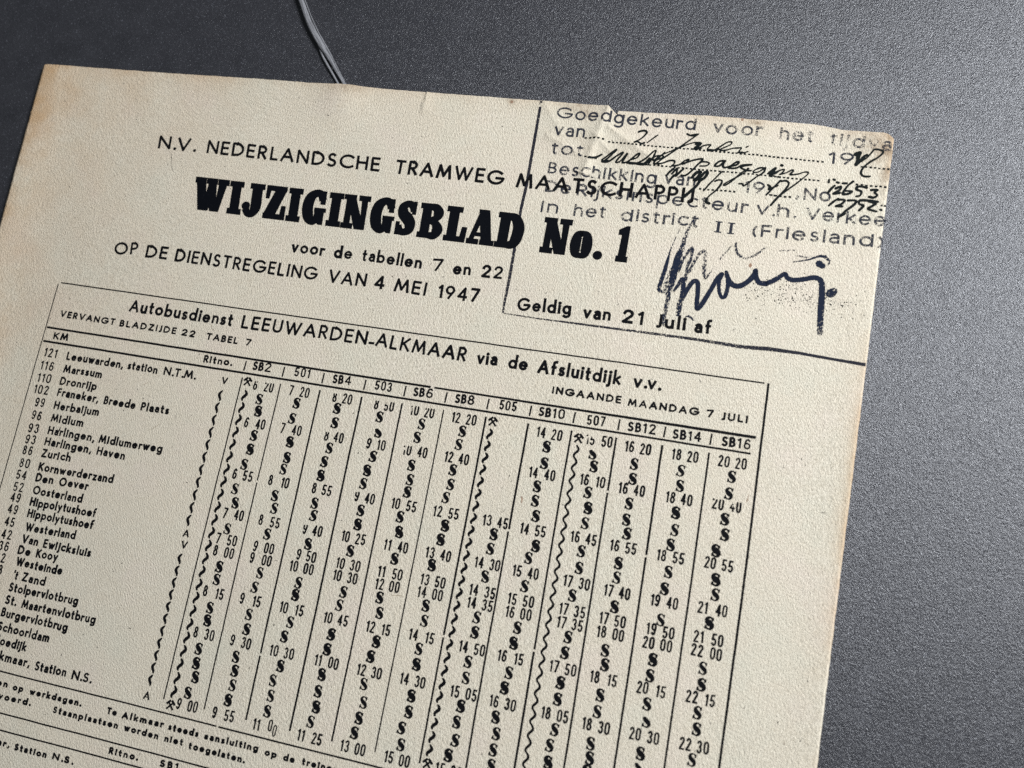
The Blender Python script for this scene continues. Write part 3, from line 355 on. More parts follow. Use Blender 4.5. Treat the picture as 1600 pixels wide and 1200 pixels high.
HAND=[["date_note",0.42,0.95,[[134.99,-53.46],[135.58,-53.77],[136.47,-53.85],[136.8,-53.43],[136.31,-52.5],[135.38,-51.53],[134.4,-50.84],[135.09,-51.05],[136.05,-50.67],[136.64,-50.96]]],["date_note",0.3,0.95,[[139.28,-53.04],[138.19,-51.99],[137.26,-51.02]]],["date_note",0.5,0.98,[[145.73,-53.95],[146.48,-53.63],[147.34,-53.79],[148.14,-54.06]]],["date_note",0.34,0.96,[[148.1,-53.98],[146.32,-52.29],[143.99,-50.03],[142.12,-48.29],[140.89,-47.01],[140.06,-46.05],[139.51,-46.19],[139.8,-47.19],[140.88,-48.27],[142.35,-49.19],[144.46,-50.46],[146.43,-51.53],[147.93,-52.06],[149.0,-51.97],[148.4,-51.24],[147.71,-50.49],[148.49,-50.57],[149.77,-51.47],[151.21,-51.76],[150.71,-50.98],[150.78,-50.41],[151.99,-50.53],[153.4,-51.63],[154.64,-52.71],[155.57,-52.9],[155.4,-52.21],[153.96,-51.3],[153.34,-50.76],[154.38,-50.77],[156.02,-51.41],[157.03,-51.6],[157.88,-51.69],[157.48,-50.79],[158.36,-50.59],[159.34,-50.97]]],["date_note",0.3,0.96,[[158.87,-51.98],[159.27,-52.24]]],["date_note",0.6,0.9,[[147.99,-51.68],[149.01,-51.88],[147.96,-50.61],[149.16,-50.83]]],["date_note",0.45,0.9,[[150.76,-50.6],[152.15,-50.58],[153.15,-50.93]]],["date_note",0.5,0.9,[[157.34,-50.58],[158.19,-50.61]]],["term_note",0.5,0.95,[[124.82,-45.93],[126.24,-46.21],[127.54,-47.16]]],["term_note",0.4,0.96,[[127.84,-45.88],[129.02,-47.07],[130.66,-48.71],[129.73,-47.15],[128.36,-45.54],[129.59,-45.76],[131.95,-48.05],[132.17,-47.78],[131.05,-45.72],[131.93,-45.9],[133.22,-47.99],[132.86,-46.87],[132.51,-45.67],[133.7,-46.08],[135.4,-47.91],[136.0,-48.07],[135.52,-47.14],[134.01,-46.41],[134.13,-45.64],[135.89,-45.92],[137.81,-47.37],[138.99,-49.01],[139.51,-49.1],[139.1,-47.12],[139.83,-47.0],[141.49,-49.0]]],["term_note",0.7,0.92,[[128.0,-45.5],[129.24,-45.69]]],["term_note",0.65,0.92,[[133.57,-45.78],[135.37,-45.77],[137.34,-45.77],[138.4,-47.04]]],["term_note",0.38,0.96,[[138.25,-45.67],[139.07,-47.31],[140.04,-47.99],[141.26,-48.11],[141.16,-47.61],[140.02,-46.92],[139.52,-46.09],[141.02,-46.15],[142.65,-47.09],[143.87,-47.21],[143.9,-46.45],[143.52,-45.98],[145.05,-46.37],[146.13,-47.44],[146.95,-47.81],[146.38,-46.89],[145.72,-46.63],[146.86,-47.23],[148.17,-47.84],[149.95,-48.25],[149.02,-46.78],[147.86,-45.13],[146.79,-44.02],[145.84,-43.96]]],["term_note",0.35,0.96,[[148.73,-46.37],[149.63,-47.42],[150.64,-47.67],[151.46,-47.41],[150.94,-46.75],[149.58,-46.55]]],["term_note",0.42,0.96,[[154.54,-48.3],[153.7,-48.12],[152.93,-47.37],[152.84,-46.83],[153.84,-47.08],[154.79,-48.32],[154.49,-47.34],[154.75,-46.7],[155.9,-47.1],[157.13,-48.18],[157.72,-48.28],[157.38,-47.64],[155.91,-47.01],[155.96,-46.64],[157.47,-46.89],[158.57,-47.66],[160.5,-47.96],[159.1,-47.53],[158.31,-47.07],[159.57,-46.54],[160.59,-46.55]]],["term_note",0.33,0.96,[[159.85,-47.04],[159.45,-46.15],[157.91,-44.85],[156.35,-43.74],[155.27,-42.78],[155.64,-42.63],[157.01,-43.91],[158.63,-45.87],[160.03,-46.96]]],["term_note",0.36,0.96,[[163.35,-47.49],[162.35,-47.39],[161.25,-46.71],[161.14,-46.23],[162.13,-46.42],[163.21,-47.29],[163.52,-47.51],[163.16,-46.34],[161.94,-45.28],[160.74,-44.02],[159.53,-42.86],[159.14,-43.29],[158.43,-43.25]]],["term_note",0.36,0.96,[[164.18,-46.26],[165.52,-47.72],[165.13,-46.74],[164.69,-46.22],[166.58,-47.26]]],["term_note",0.34,0.96,[[164.36,-46.19],[165.68,-47.77],[165.16,-46.55],[164.55,-46.02],[165.68,-46.42],[166.58,-47.26],[167.47,-47.54],[167.15,-46.76],[166.7,-46.34],[167.97,-46.85],[169.05,-47.61],[169.33,-47.36],[168.85,-46.53],[170.48,-46.83],[171.42,-47.3],[172.23,-47.48],[172.49,-47.13],[171.72,-46.12],[170.1,-44.37],[168.02,-42.28],[166.41,-40.44],[165.66,-39.06]]],["term_note",0.55,0.98,[[166.77,-48.5],[166.95,-48.43]]],["reference_note",0.5,0.97,[[142.68,-43.53],[143.22,-44.45],[143.97,-45.34]]],["reference_note",0.5,0.96,[[143.8,-44.09],[144.67,-45.37],[144.78,-44.62],[144.65,-43.65],[145.47,-44.69],[146.14,-45.52]]],["reference_note",0.5,0.96,[[143.57,-42.67],[144.37,-43.81]]],["reference_note",0.6,0.96,[[148.24,-43.64],[149.03,-44.87],[149.94,-45.15],[149.42,-43.96],[148.83,-43.13],[150.1,-44.03],[150.81,-45.15],[151.42,-45.12],[150.98,-43.93],[150.06,-43.07],[149.53,-41.88],[148.06,-40.01],[147.16,-38.97]]],["reference_note",0.6,0.93,[[149.03,-42.96],[149.72,-43.61],[150.22,-44.42]]],["reference_note",0.45,0.93,[[149.7,-41.9],[148.81,-40.85],[147.79,-39.42]]],["reference_note",0.38,0.96,[[154.41,-45.66],[153.08,-43.77],[152.06,-42.34],[151.2,-40.83]]],["reference_note",0.38,0.96,[[153.31,-43.32],[153.95,-43.68],[154.74,-43.57],[154.61,-42.61],[153.77,-41.2],[152.43,-39.64],[151.9,-38.55]]],["reference_note",0.55,0.95,[[152.16,-39.14],[152.01,-38.37],[152.75,-37.99]]],["reference_note",0.5,0.95,[[164.5,-43.67],[164.97,-43.26],[164.78,-42.77]]],["reference_note",0.38,0.96,[[166.95,-44.96],[165.74,-43.15],[164.45,-41.34]]],["reference_note",0.38,0.96,[[164.8,-42.59],[165.57,-43.14],[166.51,-43.7]]],["reference_note",0.4,0.96,[[164.74,-41.74],[165.88,-43.36],[167.03,-44.92]]],["reference_note",0.45,0.96,[[167.22,-44.8],[168.19,-45.0],[168.78,-44.32],[167.99,-42.56],[166.56,-40.55],[165.66,-39.06]]],["year_note",0.75,0.96,[[181.64,-52.5],[182.48,-52.99],[182.23,-52.23],[182.19,-51.11],[181.96,-50.16]]],["year_note",0.6,0.95,[[181.97,-50.06],[182.69,-50.97],[183.24,-51.96],[183.91,-52.58]]],["year_note",0.42,0.96,[[182.85,-50.95],[184.04,-52.04],[184.88,-53.33],[185.38,-53.99],[186.77,-53.83],[187.02,-53.26],[186.13,-52.15],[184.93,-51.2],[183.91,-50.17],[183.22,-48.99],[183.22,-48.16],[183.76,-47.67],[184.48,-47.65],[185.04,-47.75]]],["number_note",0.5,0.96,[[178.19,-44.96],[177.54,-44.15],[177.0,-43.17]]],["number_note",0.5,0.96,[[178.5,-44.35],[179.42,-44.87],[179.34,-44.16],[178.15,-43.11],[179.41,-43.44]]],["number_note",0.5,0.96,[[181.79,-46.3],[180.85,-45.24],[180.18,-43.89],[180.09,-43.23],[181.2,-43.45],[181.79,-44.02],[180.49,-44.01]]],["number_note",0.5,0.96,[[184.66,-45.1],[183.76,-45.28],[182.8,-45.18],[182.7,-44.53],[183.63,-44.17],[183.48,-43.24],[182.78,-42.98]]],["number_note",0.5,0.96,[[185.59,-44.66],[186.78,-44.79],[186.28,-44.18],[186.85,-43.61],[186.24,-43.0],[185.3,-43.08]]],["number_note",0.5,0.96,[[179.23,-42.13],[178.34,-41.3],[177.48,-40.29]]],["number_note",0.5,0.96,[[179.26,-41.86],[180.55,-41.91],[180.01,-40.94],[178.93,-40.36],[180.22,-40.42]]],["number_note",0.5,0.96,[[181.2,-41.89],[182.81,-41.98],[182.5,-41.04],[181.12,-39.61],[180.05,-38.22]]],["number_note",0.5,0.96,[[187.13,-42.1],[185.35,-42.23],[183.6,-42.1],[183.52,-41.33],[184.36,-40.97],[183.67,-39.86]]],["number_note",0.5,0.96,[[185.37,-42.08],[186.69,-41.69],[186.11,-41.08],[185.38,-40.36],[187.02,-39.92]]],["number_note",0.5,0.96,[[187.77,-40.4],[187.97,-40.35]]],["number_note",0.5,0.96,[[176.91,-46.2],[176.9,-45.56]]],["number_note",0.5,0.96,[[177.79,-46.39],[178.05,-46.23]]],["number_note",0.5,0.96,[[178.51,-45.82],[178.93,-45.68]]],["number_note",0.5,0.96,[[179.74,-45.68],[180.55,-45.73]]],["number_note",0.5,0.96,[[179.68,-37.9],[180.87,-38.85]]],["signature",0.7,0.62,[[149.93,-33.7,0.5,0.5],[148.96,-30.8,0.8,0.55],[148.43,-27.28,1.1,0.7],[147.96,-25.01,1.6,0.95],[147.62,-21.79,1.6,0.95],[147.41,-19.33,1.5,0.8],[147.2,-16.88,1.1,0.6],[147.05,-13.96,1.1,0.55],[146.95,-11.55,0.9,0.6],[146.99,-9.45,0.7,0.5]]],["signature",0.5,0.6,[[147.49,-31.75,0.3,0.3],[146.92,-29.82,0.25,0.35],[146.25,-27.26,0.3,0.4],[145.85,-24.5,0.6,0.8],[145.56,-21.77,0.9,0.9],[145.13,-19.27,0.9,0.85],[144.98,-17.19,0.9,0.8],[145.98,-16.59,0.6,0.5]]],["signature",1,0.5,[[146.94,-22.19,0.7,0.5],[146.48,-20.18,0.9,0.5],[146.2,-18.2,1.1,0.45],[146.56,-16.55,1,0.4]]],["signature",0.6,0.6,[[148.41,-21.89,0.8,0.7],[149.11,-24.91,0.8,0.6],[150.59,-27.42,0.7,0.65],[150.57,-25.09,0.8,0.6],[150.24,-22.61,0.9,0.55],[150.17,-19.93,1,0.75]]],["signature",0.6,0.6,[[150.71,-21.69,0.7,0.5],[151.46,-24.47,0.8,0.55],[152.34,-26.29,0.8,0.5],[153.32,-27.09,0.8,0.5],[153.66,-25.23,0.9,0.45],[153.76,-22.57,0.9,0.5],[154.19,-21.05,0.8,0.5],[154.97,-21.99,0.5,0.45],[155.58,-23.28,0.3,0.3]]],["signature",0.5,0.3,[[156.72,-25.61,0.5,0.35],[157.64,-27.18,0.5,0.42],[158.66,-28.77,0.5,0.42]]],["signature",0.5,0.35,[[159.58,-29.49,0.7,0.55],[160.06,-27.48,0.7,0.55],[161.29,-26.61,0.6,0.5],[162.62,-26.68,0.6,0.5],[164.25,-27.75,0.6,0.45],[165.72,-29.34,0.5,0.5]]],["signature",0.8,0.9,[[148.19,-17.37,0.6,0.7],[148.85,-18.79,0.8,0.8],[149.46,-20.08,1,0.9],[149.87,-19.64,1,0.9],[149.97,-16.52,1,0.8],[149.72,-14.32,1.2,0.6],[149.75,-12.29,1.2,0.55]]],["signature",0.8,0.9,[[150.11,-15.57,0.9,0.8],[150.81,-17.83,1,0.85],[151.87,-19.9,1,0.9],[152.79,-19.78,1,0.95],[153.13,-17.66,1,0.95],[153.39,-14.22,1,0.95],[154.16,-14.8,1.1,0.95],[155.69,-18.35,1,0.95],[156.67,-21.01,1,0.95],[157.57,-22.33,1,0.9],[157.23,-20.84,0.9,0.9],[157.4,-18.94,0.8,0.95],[158.06,-17.35,0.8,0.95],[158.82,-17.45,0.9,0.95],[159.16,-19.41,0.9,0.95],[158.98,-21.3,1,0.95],[158.43,-22.92,0.8,0.95]]],["signature",0.8,0.9,[[158.63,-22.22,1,0.95],[159.37,-20.87,1.1,0.97],[160.35,-20.16,1.2,0.97],[161.67,-20.22,1.2,0.97],[163.08,-21.35,1.1,0.97],[164.2,-22.93,1.2,0.97],[164.39,-24.04,1,0.95],[164.69,-22.52,1.1,0.97],[165.49,-21.43,1.1,0.97],[166.81,-21.41,1.2,0.97],[166.92,-21.42,1.1,0.97],[168.74,-22.62,1.1,0.97],[170.36,-24.08,0.9,0.95],[170.95,-23.26,1,0.97],[172.29,-22.9,1.1,0.97],[174.19,-23.32,1.1,0.97],[176.37,-23.96,1.1,0.97],[177.72,-23.43,1.2,0.97],[178.23,-21.2,1.3,0.95],[178.42,-17.72,1.3,0.95],[178.6,-14.96,1.3,0.8],[178.81,-12.22,1.3,0.5]]],["signature",0.5,0.5,[[171.82,-26.88,0.3,0.6],[174.65,-27.73,0.4,0.7],[177.12,-28.86,0.6,0.7],[178.8,-28.18,0.7,0.6],[178.85,-27.12,0.4,0.5]]],["signature",0.5,0.3,[[171.97,-28.4,0.5,0.3],[174.92,-28.23,0.6,0.35],[178.07,-28.98,0.6,0.4]]],["signature",0.5,0.3,[[168.63,-28.97,0.4,0.35],[171.67,-29.56,0.5,0.35]]],["signature",1.4,0.9,[[176.99,-27.13],[177.68,-26.72]]],["signature",0.4,0.8,[[151.31,-11.91,0.3,0.5],[152.07,-12.13,0.5,0.8],[153.06,-11.44,0.4,0.7]]],["blot",2.0,0.75,[[179.92,-20.9],[180.5,-21.43]]],["border_line",0.6,0.7,[[111.5,-58.96,0.6,0.8],[111.58,-51.34,0.7,0.8],[111.76,-37.82,0.7,0.8],[111.52,-31.92,0.7,0.75],[111.78,-23.46,0.7,0.75],[111.92,-14.73,0.7,0.7],[111.84,-10.22,0.6,0.65],[111.92,-7.43,0.45,0.6]]],["border_line",0.6,0.7,[[111.94,-7.36,0.4,0.5],[120.94,-7.19,0.5,0.55],[129.84,-7.21,0.7,0.62],[136.84,-7.21,0.7,0.6],[143.72,-7.28,0.8,0.62],[153.87,-7.29,0.9,0.65],[163.82,-7.03,1.1,0.7],[168.98,-7.36,1.2,0.8],[175.4,-7.32,0.9,0.9],[181.75,-6.99,0.8,0.9],[188.26,-6.69,1,0.92]]]]
FLECKS=[[36.21,-34.7,0.35,0],[20.68,-33.7,0.25,0],[36.16,62.1,0.45,0],[43.97,26.63,0.35,0],[26.52,28.24,0.5,0],[0.59,9.27,0.4,0],[27.33,84.07,0.5,0],[72.01,77.5,0.6,0],[75.28,67.81,0.5,0],[136.78,-12.64,0.4,0],[165.77,-13.54,0.5,0],[161.57,-10.43,0.5,0],[183.35,24.36,0.8,0],[178.23,14.43,0.6,0],[179.75,65.13,0.6,0],[184.17,67.51,0.5,0],[184.22,56.58,0.4,0],[120.01,27.76,0.5,0],[-13.28,-47.93,0.35,0],[8.43,-44.92,0.5,0],[-4.85,-24.94,0.5,0],[1.88,-54.47,0.5,0],[60.08,-50.5,0.7,0],[103.47,-51.79,0.5,0],[104.64,-58.12,0.9,1],[157.18,-58.44,1.0,1],[163.16,-25.04,1.3,1],[96.71,-13.91,0.6,0],[84.9,-12.4,0.7,0],[93.19,-16.55,0.45,0],[120.04,-8.21,0.3,0],[-4.13,25.29,0.4,0],[47.05,41.79,0.45,0],[85.22,43.55,0.45,0],[82.58,20.03,0.5,0],[85.73,28.52,0.5,0],[75.24,67.95,0.6,0],[132.25,31.82,0.5,0],[47.43,1.11,0.4,0]]
SCRATCH=[[[20.63,-37.07],[21.72,-33.51],0.12,0],[[21.72,-33.51],[22.6,-32.01],0.08,0],[[99.76,56.81],[102.4,56.56],0.12,1],[[119.87,35.63],[120.47,34.63],0.1,0],[[169.11,24.18],[168.58,24.9],0.15,1],[[168.99,23.2],[168.6,25.05],0.12,2],[[36.82,29.67],[34.83,31.51],0.1,1],[[30.88,20.79],[29.65,21.68],0.1,1],[[50.87,15.08],[50.89,15.09],0.01,0],[[123.33,31.53],[123.6,33.01],0.3,2],[[43.11,4.76],[43.53,5.92],0.12,1],[[43.53,5.92],[44.4,6.17],0.12,1],[[42.44,75.34],[41.63,75.33],0.2,0],[[11.39,34.71],[11.02,36.32],0.35,3]]

# ------------------------------------------------------------------ table
def tabletop():
    bm=bmesh.new(); n=40
    vs=[[bm.verts.new((x,y,TABLE_Z/1000)) for x in [-.5+1.4*i/n for i in range(n+1)]] for y in [-.55+1.2*j/n for j in range(n+1)]]
    for j in range(n):
        for i in range(n): bm.faces.new((vs[j][i],vs[j][i+1],vs[j+1][i+1],vs[j+1][i]))
    r=bmesh.ops.extrude_face_region(bm,geom=bm.faces[:])
    for e in r['geom']:
        if isinstance(e,bmesh.types.BMVert): e.co.z-=.025
    bmesh.ops.recalc_face_normals(bm,faces=bm.faces[:])
    me=bpy.data.meshes.new('tabletop'); bm.to_mesh(me); bm.free()
    o=link('tabletop',me,'table'); o['kind']='structure'; return o
tabletop()
# ------------------------------------------------------------------ the sheet
root=bpy.data.objects.new('timetable_sheet',None); sc.collection.objects.link(root); root.empty_display_size=.02
root['label']='yellowed old printed bus timetable sheet with stamp and signature, lying on the dark grey tabletop'
root['category']='printed sheet'
def edge_n(x,k,a): return a*(noise.noise((x*.35,k,0))+.6*noise.noise((x*1.6,k,5))+.5*noise.noise((x*4,k,8)))
def top_edge(u):
    base=-58.85+edge_n(u,1,.12)
    pts=[(-22.5,-57.6),(-14,-58.0),(2,-58.25),(38,-58.75),(84,-58.8),(104,-58.95),(126.8,-59.15),(128.2,-58.1),(129.35,-57.1),(129.5,-58.15),(148.8,-58.7),(172.5,-58.7),(176,-58.3),(178.2,-57.95),(186.5,-58.0),(188.6,-57.4)]
    for (a,b),(c,d) in zip(pts,pts[1:]):
        if a<=u<=c:
            y=b+(d-b)*(u-a)/(c-a); break
    else: y=pts[0][1] if u<0 else pts[-1][1]
    y+=edge_n(u,1,.10)
    if u>187.4: y+=(u-187.4)**2*.5
    if u<-21.7: y+=(-21.7-u)**2*.9
    return y
def left_edge(v):  return -22.4+min(1,(v+58)/50)*1.9+edge_n(v,9,.09) if v<-8 else -20.5+edge_n(v,9,.09)
def right_edge(v): return 188.95-max(0,(v+58))*.0108+edge_n(v,14,.08)-(.15 if v<-57 else 0)
def sheet():
    us=[]; u=0.0
    NU=430; NV=520; V1=236.0
    ks=sorted(set([i/NU for i in range(NU+1)]+[(x+22.4)/211 for x in [83.5,83.55,83.6,83.65,83.7,126.8,127,127.3,127.6,128,128.4,128.8,129.1,129.3,129.37,129.45,129.52,129.7,123,123.3,123.7,124]]))
    jv=sorted(set([j/NV for j in range(NV+1)]+[(j/NV)*.08 for j in range(0,NV,4)]))
    verts=[];tone=[];stain=[]
    for t in jv:
        for k in ks:
            uu=-22.4+211*k
            T=top_edge(uu); v=T+(V1-T)*t
            L_,R_=left_edge(v),right_edge(v); u=L_+(R_-L_)*k
            verts.append((u,v))
            dl=u-L_; dr=R_-u; dt=v-T
            pn=max(0,min(1.3,.62+1.5*noise.noise((u*.05,v*.05,7))+.6*noise.noise((u*.22,v*.22,2)))); to=math.exp(-dl/6)*.5*pn+.26*math.exp(-dl/22)+.55*math.exp(-dr/1.4)*pn+.28*math.exp(-dt/2.0)+.42*math.exp(-(dt+dl*.8)/45)  # broad top-left term adds painted light falloff to the real toning
            tone.append(max(0,min(1,to)))
            s_=0
            for (a,b,ra,rb,q) in ((187.5,-54.5,5,3.6,.8),(183.5,-57,5,1.4,.5),(188.4,-49,1.4,5,.7),(121.5,-58,4.5,2.6,.62),(104.5,-58.3,.8,.8,1.1),(160.2,-58.0,1.4,.6,.95),(63.5,-58,4.5,1.5,.45),(120,-50,7,5,.16),(131.5,-47.5,5.5,3,.22)):
                s_=max(s_,q*math.exp(-((u-a)/ra)**2-((v-b)/rb)**2))
            stain.append(s_)
    n=len(ks); N=len(verts); f=[]
    co=[world(u,v,0) for u,v in verts]; co+= [(x,y,z-.00011) for x,y,z in co]
    m=len(jv)
    for j in range(m-1):
        for i in range(n-1):
            a=j*n+i; f.append((a,a+n,a+n+1,a+1)); f.append((N+a,N+a+1,N+a+n+1,N+a+n))
    for i in range(n-1):
        f.append((i,i+1,N+i+1,N+i)); a=(m-1)*n+i; f.append((a+1,a,N+a,N+a+1))
    for j in range(m-1):
        a=j*n; f.append((a+n,a,N+a,N+a+n)); a=j*n+n-1; f.append((a,a+n,N+a+n,N+a))
    me=bpy.data.meshes.new('paper'); me.from_pydata(co,[],f)
    for nm,vals in (('tone',tone),('stain',stain)):
        at=me.attributes.new(nm,'FLOAT','POINT'); at.data.foreach_set('value',vals+vals)
    for p in me.polygons: p.use_smooth=True
    o=link('paper',me,'paper',root); return o
sheet()
# ------------------------------------------------------------------ printed matter
SWT={'nv':.64,'op':.60,'vo':.60,'ge':.64,'au':.62,'le':.60,'ve':.42,'st':.44,'dg':.31,'sb':.40,'sp':.46,'ft':.43,'se':.40}
def wordline(part,words,mat='print',label=None,dz=.02):
    pen=Pen(dz)
    for _,sty,tx,u0,v0,u1,v1,H in words:
        if sty=='nv': H=3.62
        if mat=='stamp':
            if sty=='se':
                for x in (u0+.75,u1-.85):
                    pen.ribbon([(x,v1-H*.95),(x,v0)],.62,1.05); 
                    for y in (v1-H*.95,v0): pen.ribbon([(x-.75,y),(x+.75,y)],.26,1.0)
                continue
            H=2.85
            dn=.55+.2*noise.noise((u0*.05,v0*.2,1))
            if tx in('Goedgekeurd','van','tot','In'): dn+=.15
            if tx in('tijdva',): dn-=.16
            if tx in('het','voor') and v0<-50: dn-=.1
            mono=1.02 if len(tx)>3 and tx not in('v.h.','(Friesland)','Verkee','(Friesland)') else 0
            text(pen,tx,u0,v0,u1,v1,H,SWT[sty],gap=.12,dens=dn,jit=.02,xh=.78)
        else:
            nf=NAR if sty=='st' else None
            text(pen,tx,u0,v0,u1,v1,H,SWT[sty],gap=.15,numfont=nf)
    return pen.build(part,mat,root,label)
for w_ in WORDS:
    if w_[0]=='stamp_word': wordline('stamp_word',[w_],'stamp',dz=.03)
    else: wordline(w_[0],[w_],dz=.045 if w_[0]=='heading_word' else .02)
# title
def title():
    pen=Pen(.03)
    for ch,a,b in TITLE:
        w_,pc=TG[ch]; v0=-22.91+(a-29)/108*.6; H=8.42
        sx=(b-a)/w_
        q=lambda x,y:(a+x*sx-shear(a+2,v0)*y*H, v0-y*H)
        for p in pc:
            if p[0]=='p':
                P=[q(*c) for c in p[1:]]
                pen.poly(P)
            elif p[0]=='d':
                c=q(p[1],p[2]); pen.disc(c[0],c[1],p[3]*sx,1,20,p[3]*H)
            else:
                P=bez(*p[1:]); pen.ribbon([(*q(x,y),wd*(sx*.6+H*.4)*1.13) for x,y,wd in P],1)
    pen.t=[.5]*len(pen.t)
    return pen.build('title_line','title',root)
title()
# rules of the table
def rule(name,pts,wd,parent=root,dens=1.0,dz=.02):
    pen=Pen(dz); P=[]
    for (a,b),(c,d) in zip(pts,pts[1:]):
        n=max(2,int(math.dist((a,b),(c,d))/3))
        for i in range(n): P.append((a+(c-a)*i/n+random.gauss(0,.012),b+(d-b)*i/n+random.gauss(0,.012)))
    P.append(pts[-1])
    if isinstance(wd,tuple): P=[(p[0],p[1],wd[0]+(wd[1]-wd[0])*i/(len(P)-1),dens) for i,p in enumerate(P)]; wd=1
    pen.ribbon(P,wd,dens); return pen.build(name,'print',parent)
HV=[11.51, 14.98, 90.55, 98.98, 102.39]
UC=[54.16, 63.87, 73.67, 83.79, 93.31, 102.88, 112.49, 121.96, 131.51, 141.08, 150.66, 160.12]
rule('table_rule',[(0.6,.0),(169.2,.0)],.32)
rule('table_rule',[(0.3,HV[0]),(99,HV[0])],.50); rule('table_rule',[(99.8,HV[0]),(168.9,HV[0])],(.42,.62))
rule('table_rule',[(0.4,HV[1]),(168.3,HV[1])],(.52,.42))
rule('table_rule',[(-.2,HV[2]),(67.5,HV[2])],.34); rule('table_rule',[(68,HV[2]),(170,HV[2])],.36)
rule('table_rule',[(-.2,HV[3]),(75,HV[3])],.34); rule('table_rule',[(75.6,HV[3]),(170,HV[3])],.34)
rule('table_rule',[(-.2,HV[4]),(170,HV[4])],.34)
rule('side_rule',[(0,.4),(0,120)],.26); rule('side_rule',[(170,-.1),(170.3,40),(170,120)],.46)
rule('return_rule',[(66.0,HV[3]+1),(66.0,HV[4]-.6)],.24); 
for i,u in enumerate(UC): # short ticks between the column numbers
    rule('tick_rule',[(u+.05,HV[0]+.6),(u-.03,HV[1]-.5)],.36)
breaks={1:None,2:38.5,3:74.2,4:None,5:None,6:None,7:62.5,8:38.8,9:61.5,10:27.3,11:38.8,12:None}
cols={}
for i,u in enumerate(UC):
    c=i+1; v1=87.9
    wd=.30 if c in (1,2,6,9) else .42
    if c in(7,9): wd=.42
    pen=Pen(.02); b=breaks[c]
    segs=[(HV[1]+1.1,v1)] if not b else [(HV[1]+1.1,b),(b+.45,v1)]
    for a,d in segs:
        n=12; pen.ribbon([(u+random.gauss(0,.012)+.1*math.sin((a+(d-a)*k/n)*.05+c),a+(d-a)*k/n) for k in range(n+1)],wd*random.uniform(.93,1.1))
    o=pen.build('time_column','print',root); cols[c]=o
for c,tx,u0,v0,u1,v1 in COLNUM:
    pen=Pen(.02)
    if tx[0]=='S':
        k=u0+(u1-u0)*(.60 if len(tx)==3 else .49)
        vk=v0+(v1-v0)*.6
        text(pen,'SB',u0,v0,k,vk,2.12,.48,gap=.12); text(pen,tx[2:],k+.28,vk,u1,v1,2.2,.38,font=NAR,gap=.12)
    else: text(pen,tx,u0,v0,u1,v1,2.2,.38,font=NAR,gap=.16)
    pen.build('column_number','print',cols[c])
BROKEN={(1,1):.93,(3,1):.93,(4,1):.93,(5,1):.95,(9,1):.95,(3,4):.93,(4,8):.93,(3,11):.93,(12,4):.93,(5,4):.96}
def smark(pen,u,v,bold):
    h=2.45; w_=1.72
    jx=random.gauss(0,.03); a=random.gauss(.02,.05)
    def q(x,y,wd): return (u+(x-.5)*w_+(y-.5)*h*a+jx, v-(y-.5)*h, wd*h*bold)
    top=random.random()<.035
    P=[(.80,.72,.05),(.74,.86,.09),(.58,.955,.085),(.36,.93,.13),(.21,.79,.20),(.28,.63,.26),(.5,.50,.30),(.72,.38,.27),(.80,.23,.21),(.68,.07,.13),(.46,.045,.085),(.26,.10,.09),(.16,.26,.05)]
    if top: P=P[4:]
    pen.ribbon([q(*p) for p in bez(*P,n=3)],1)
    if not top: pen.ribbon([q(.84,.97,.07),q(.83,.84,.11),q(.80,.66,.05)],1)
    pen.ribbon([q(.10,.02,.08),q(.13,.16,.12),q(.16,.34,.05)],1)
for c,r,h,m,a,b,v in CELLS:
    pen=Pen(.02)
    if h=='s':
        smark(pen,a,v,random.choice([1.15,1.3,1.35,1.45,1.55,1.75])); pen.build('through_mark','print',cols[c]); continue
    H=2.42; cl=BROKEN.get((c,r))
    for s_,x in ((h,a),(m,b)):
        F=dict(NAR)
        if (c,r) in ((7,20),(9,20)): F['5']=NAR['5b']
        wd=1.05 if len(s_)==1 else 2.32
        if s_[0]=='1': wd-=.38
        if len(s_)==2 and s_[1]=='1': wd-=.35
        dv=.0
        if (c,r)==(3,25) and s_=='00':
            text(pen,'0',x-1.0,v+H/2-.5,x-.05,v+H/2-.5,H,.31,font=F); text(pen,'0',x+.15,v+H/2+.35,x+1.05,v+H/2+.35,H,.31,font=F); continue
        text(pen,s_,x-wd/2,v+H/2,x+wd/2,v+H/2+random.gauss(0,.03),H,.385,font=F,gap=.15,clip=(cl if (s_ is h or (c,r) in ((1,1),(4,1),(5,1),(12,4))) else None),jit=.015)
    pen.build('departure_time','print',cols[c])
# stations
for k,words in STATIONS:
    pen=Pen(.02)
    for tx,u0,v0,u1,v1 in words: text(pen,tx,u0,v0,u1,v1,2.08,.46,gap=.12,jit=.02)
    o=pen.build('station_name','print',root)
    if k:
        pen=Pen(.02); km,(u0,v0),(u1,v1)=k[0],k[1:3],k[3:5]
        text(pen,km,u0,v0,u1,v1,2.25,.37,font=NAR,gap=.17); pen.build('distance_figure','print',o)
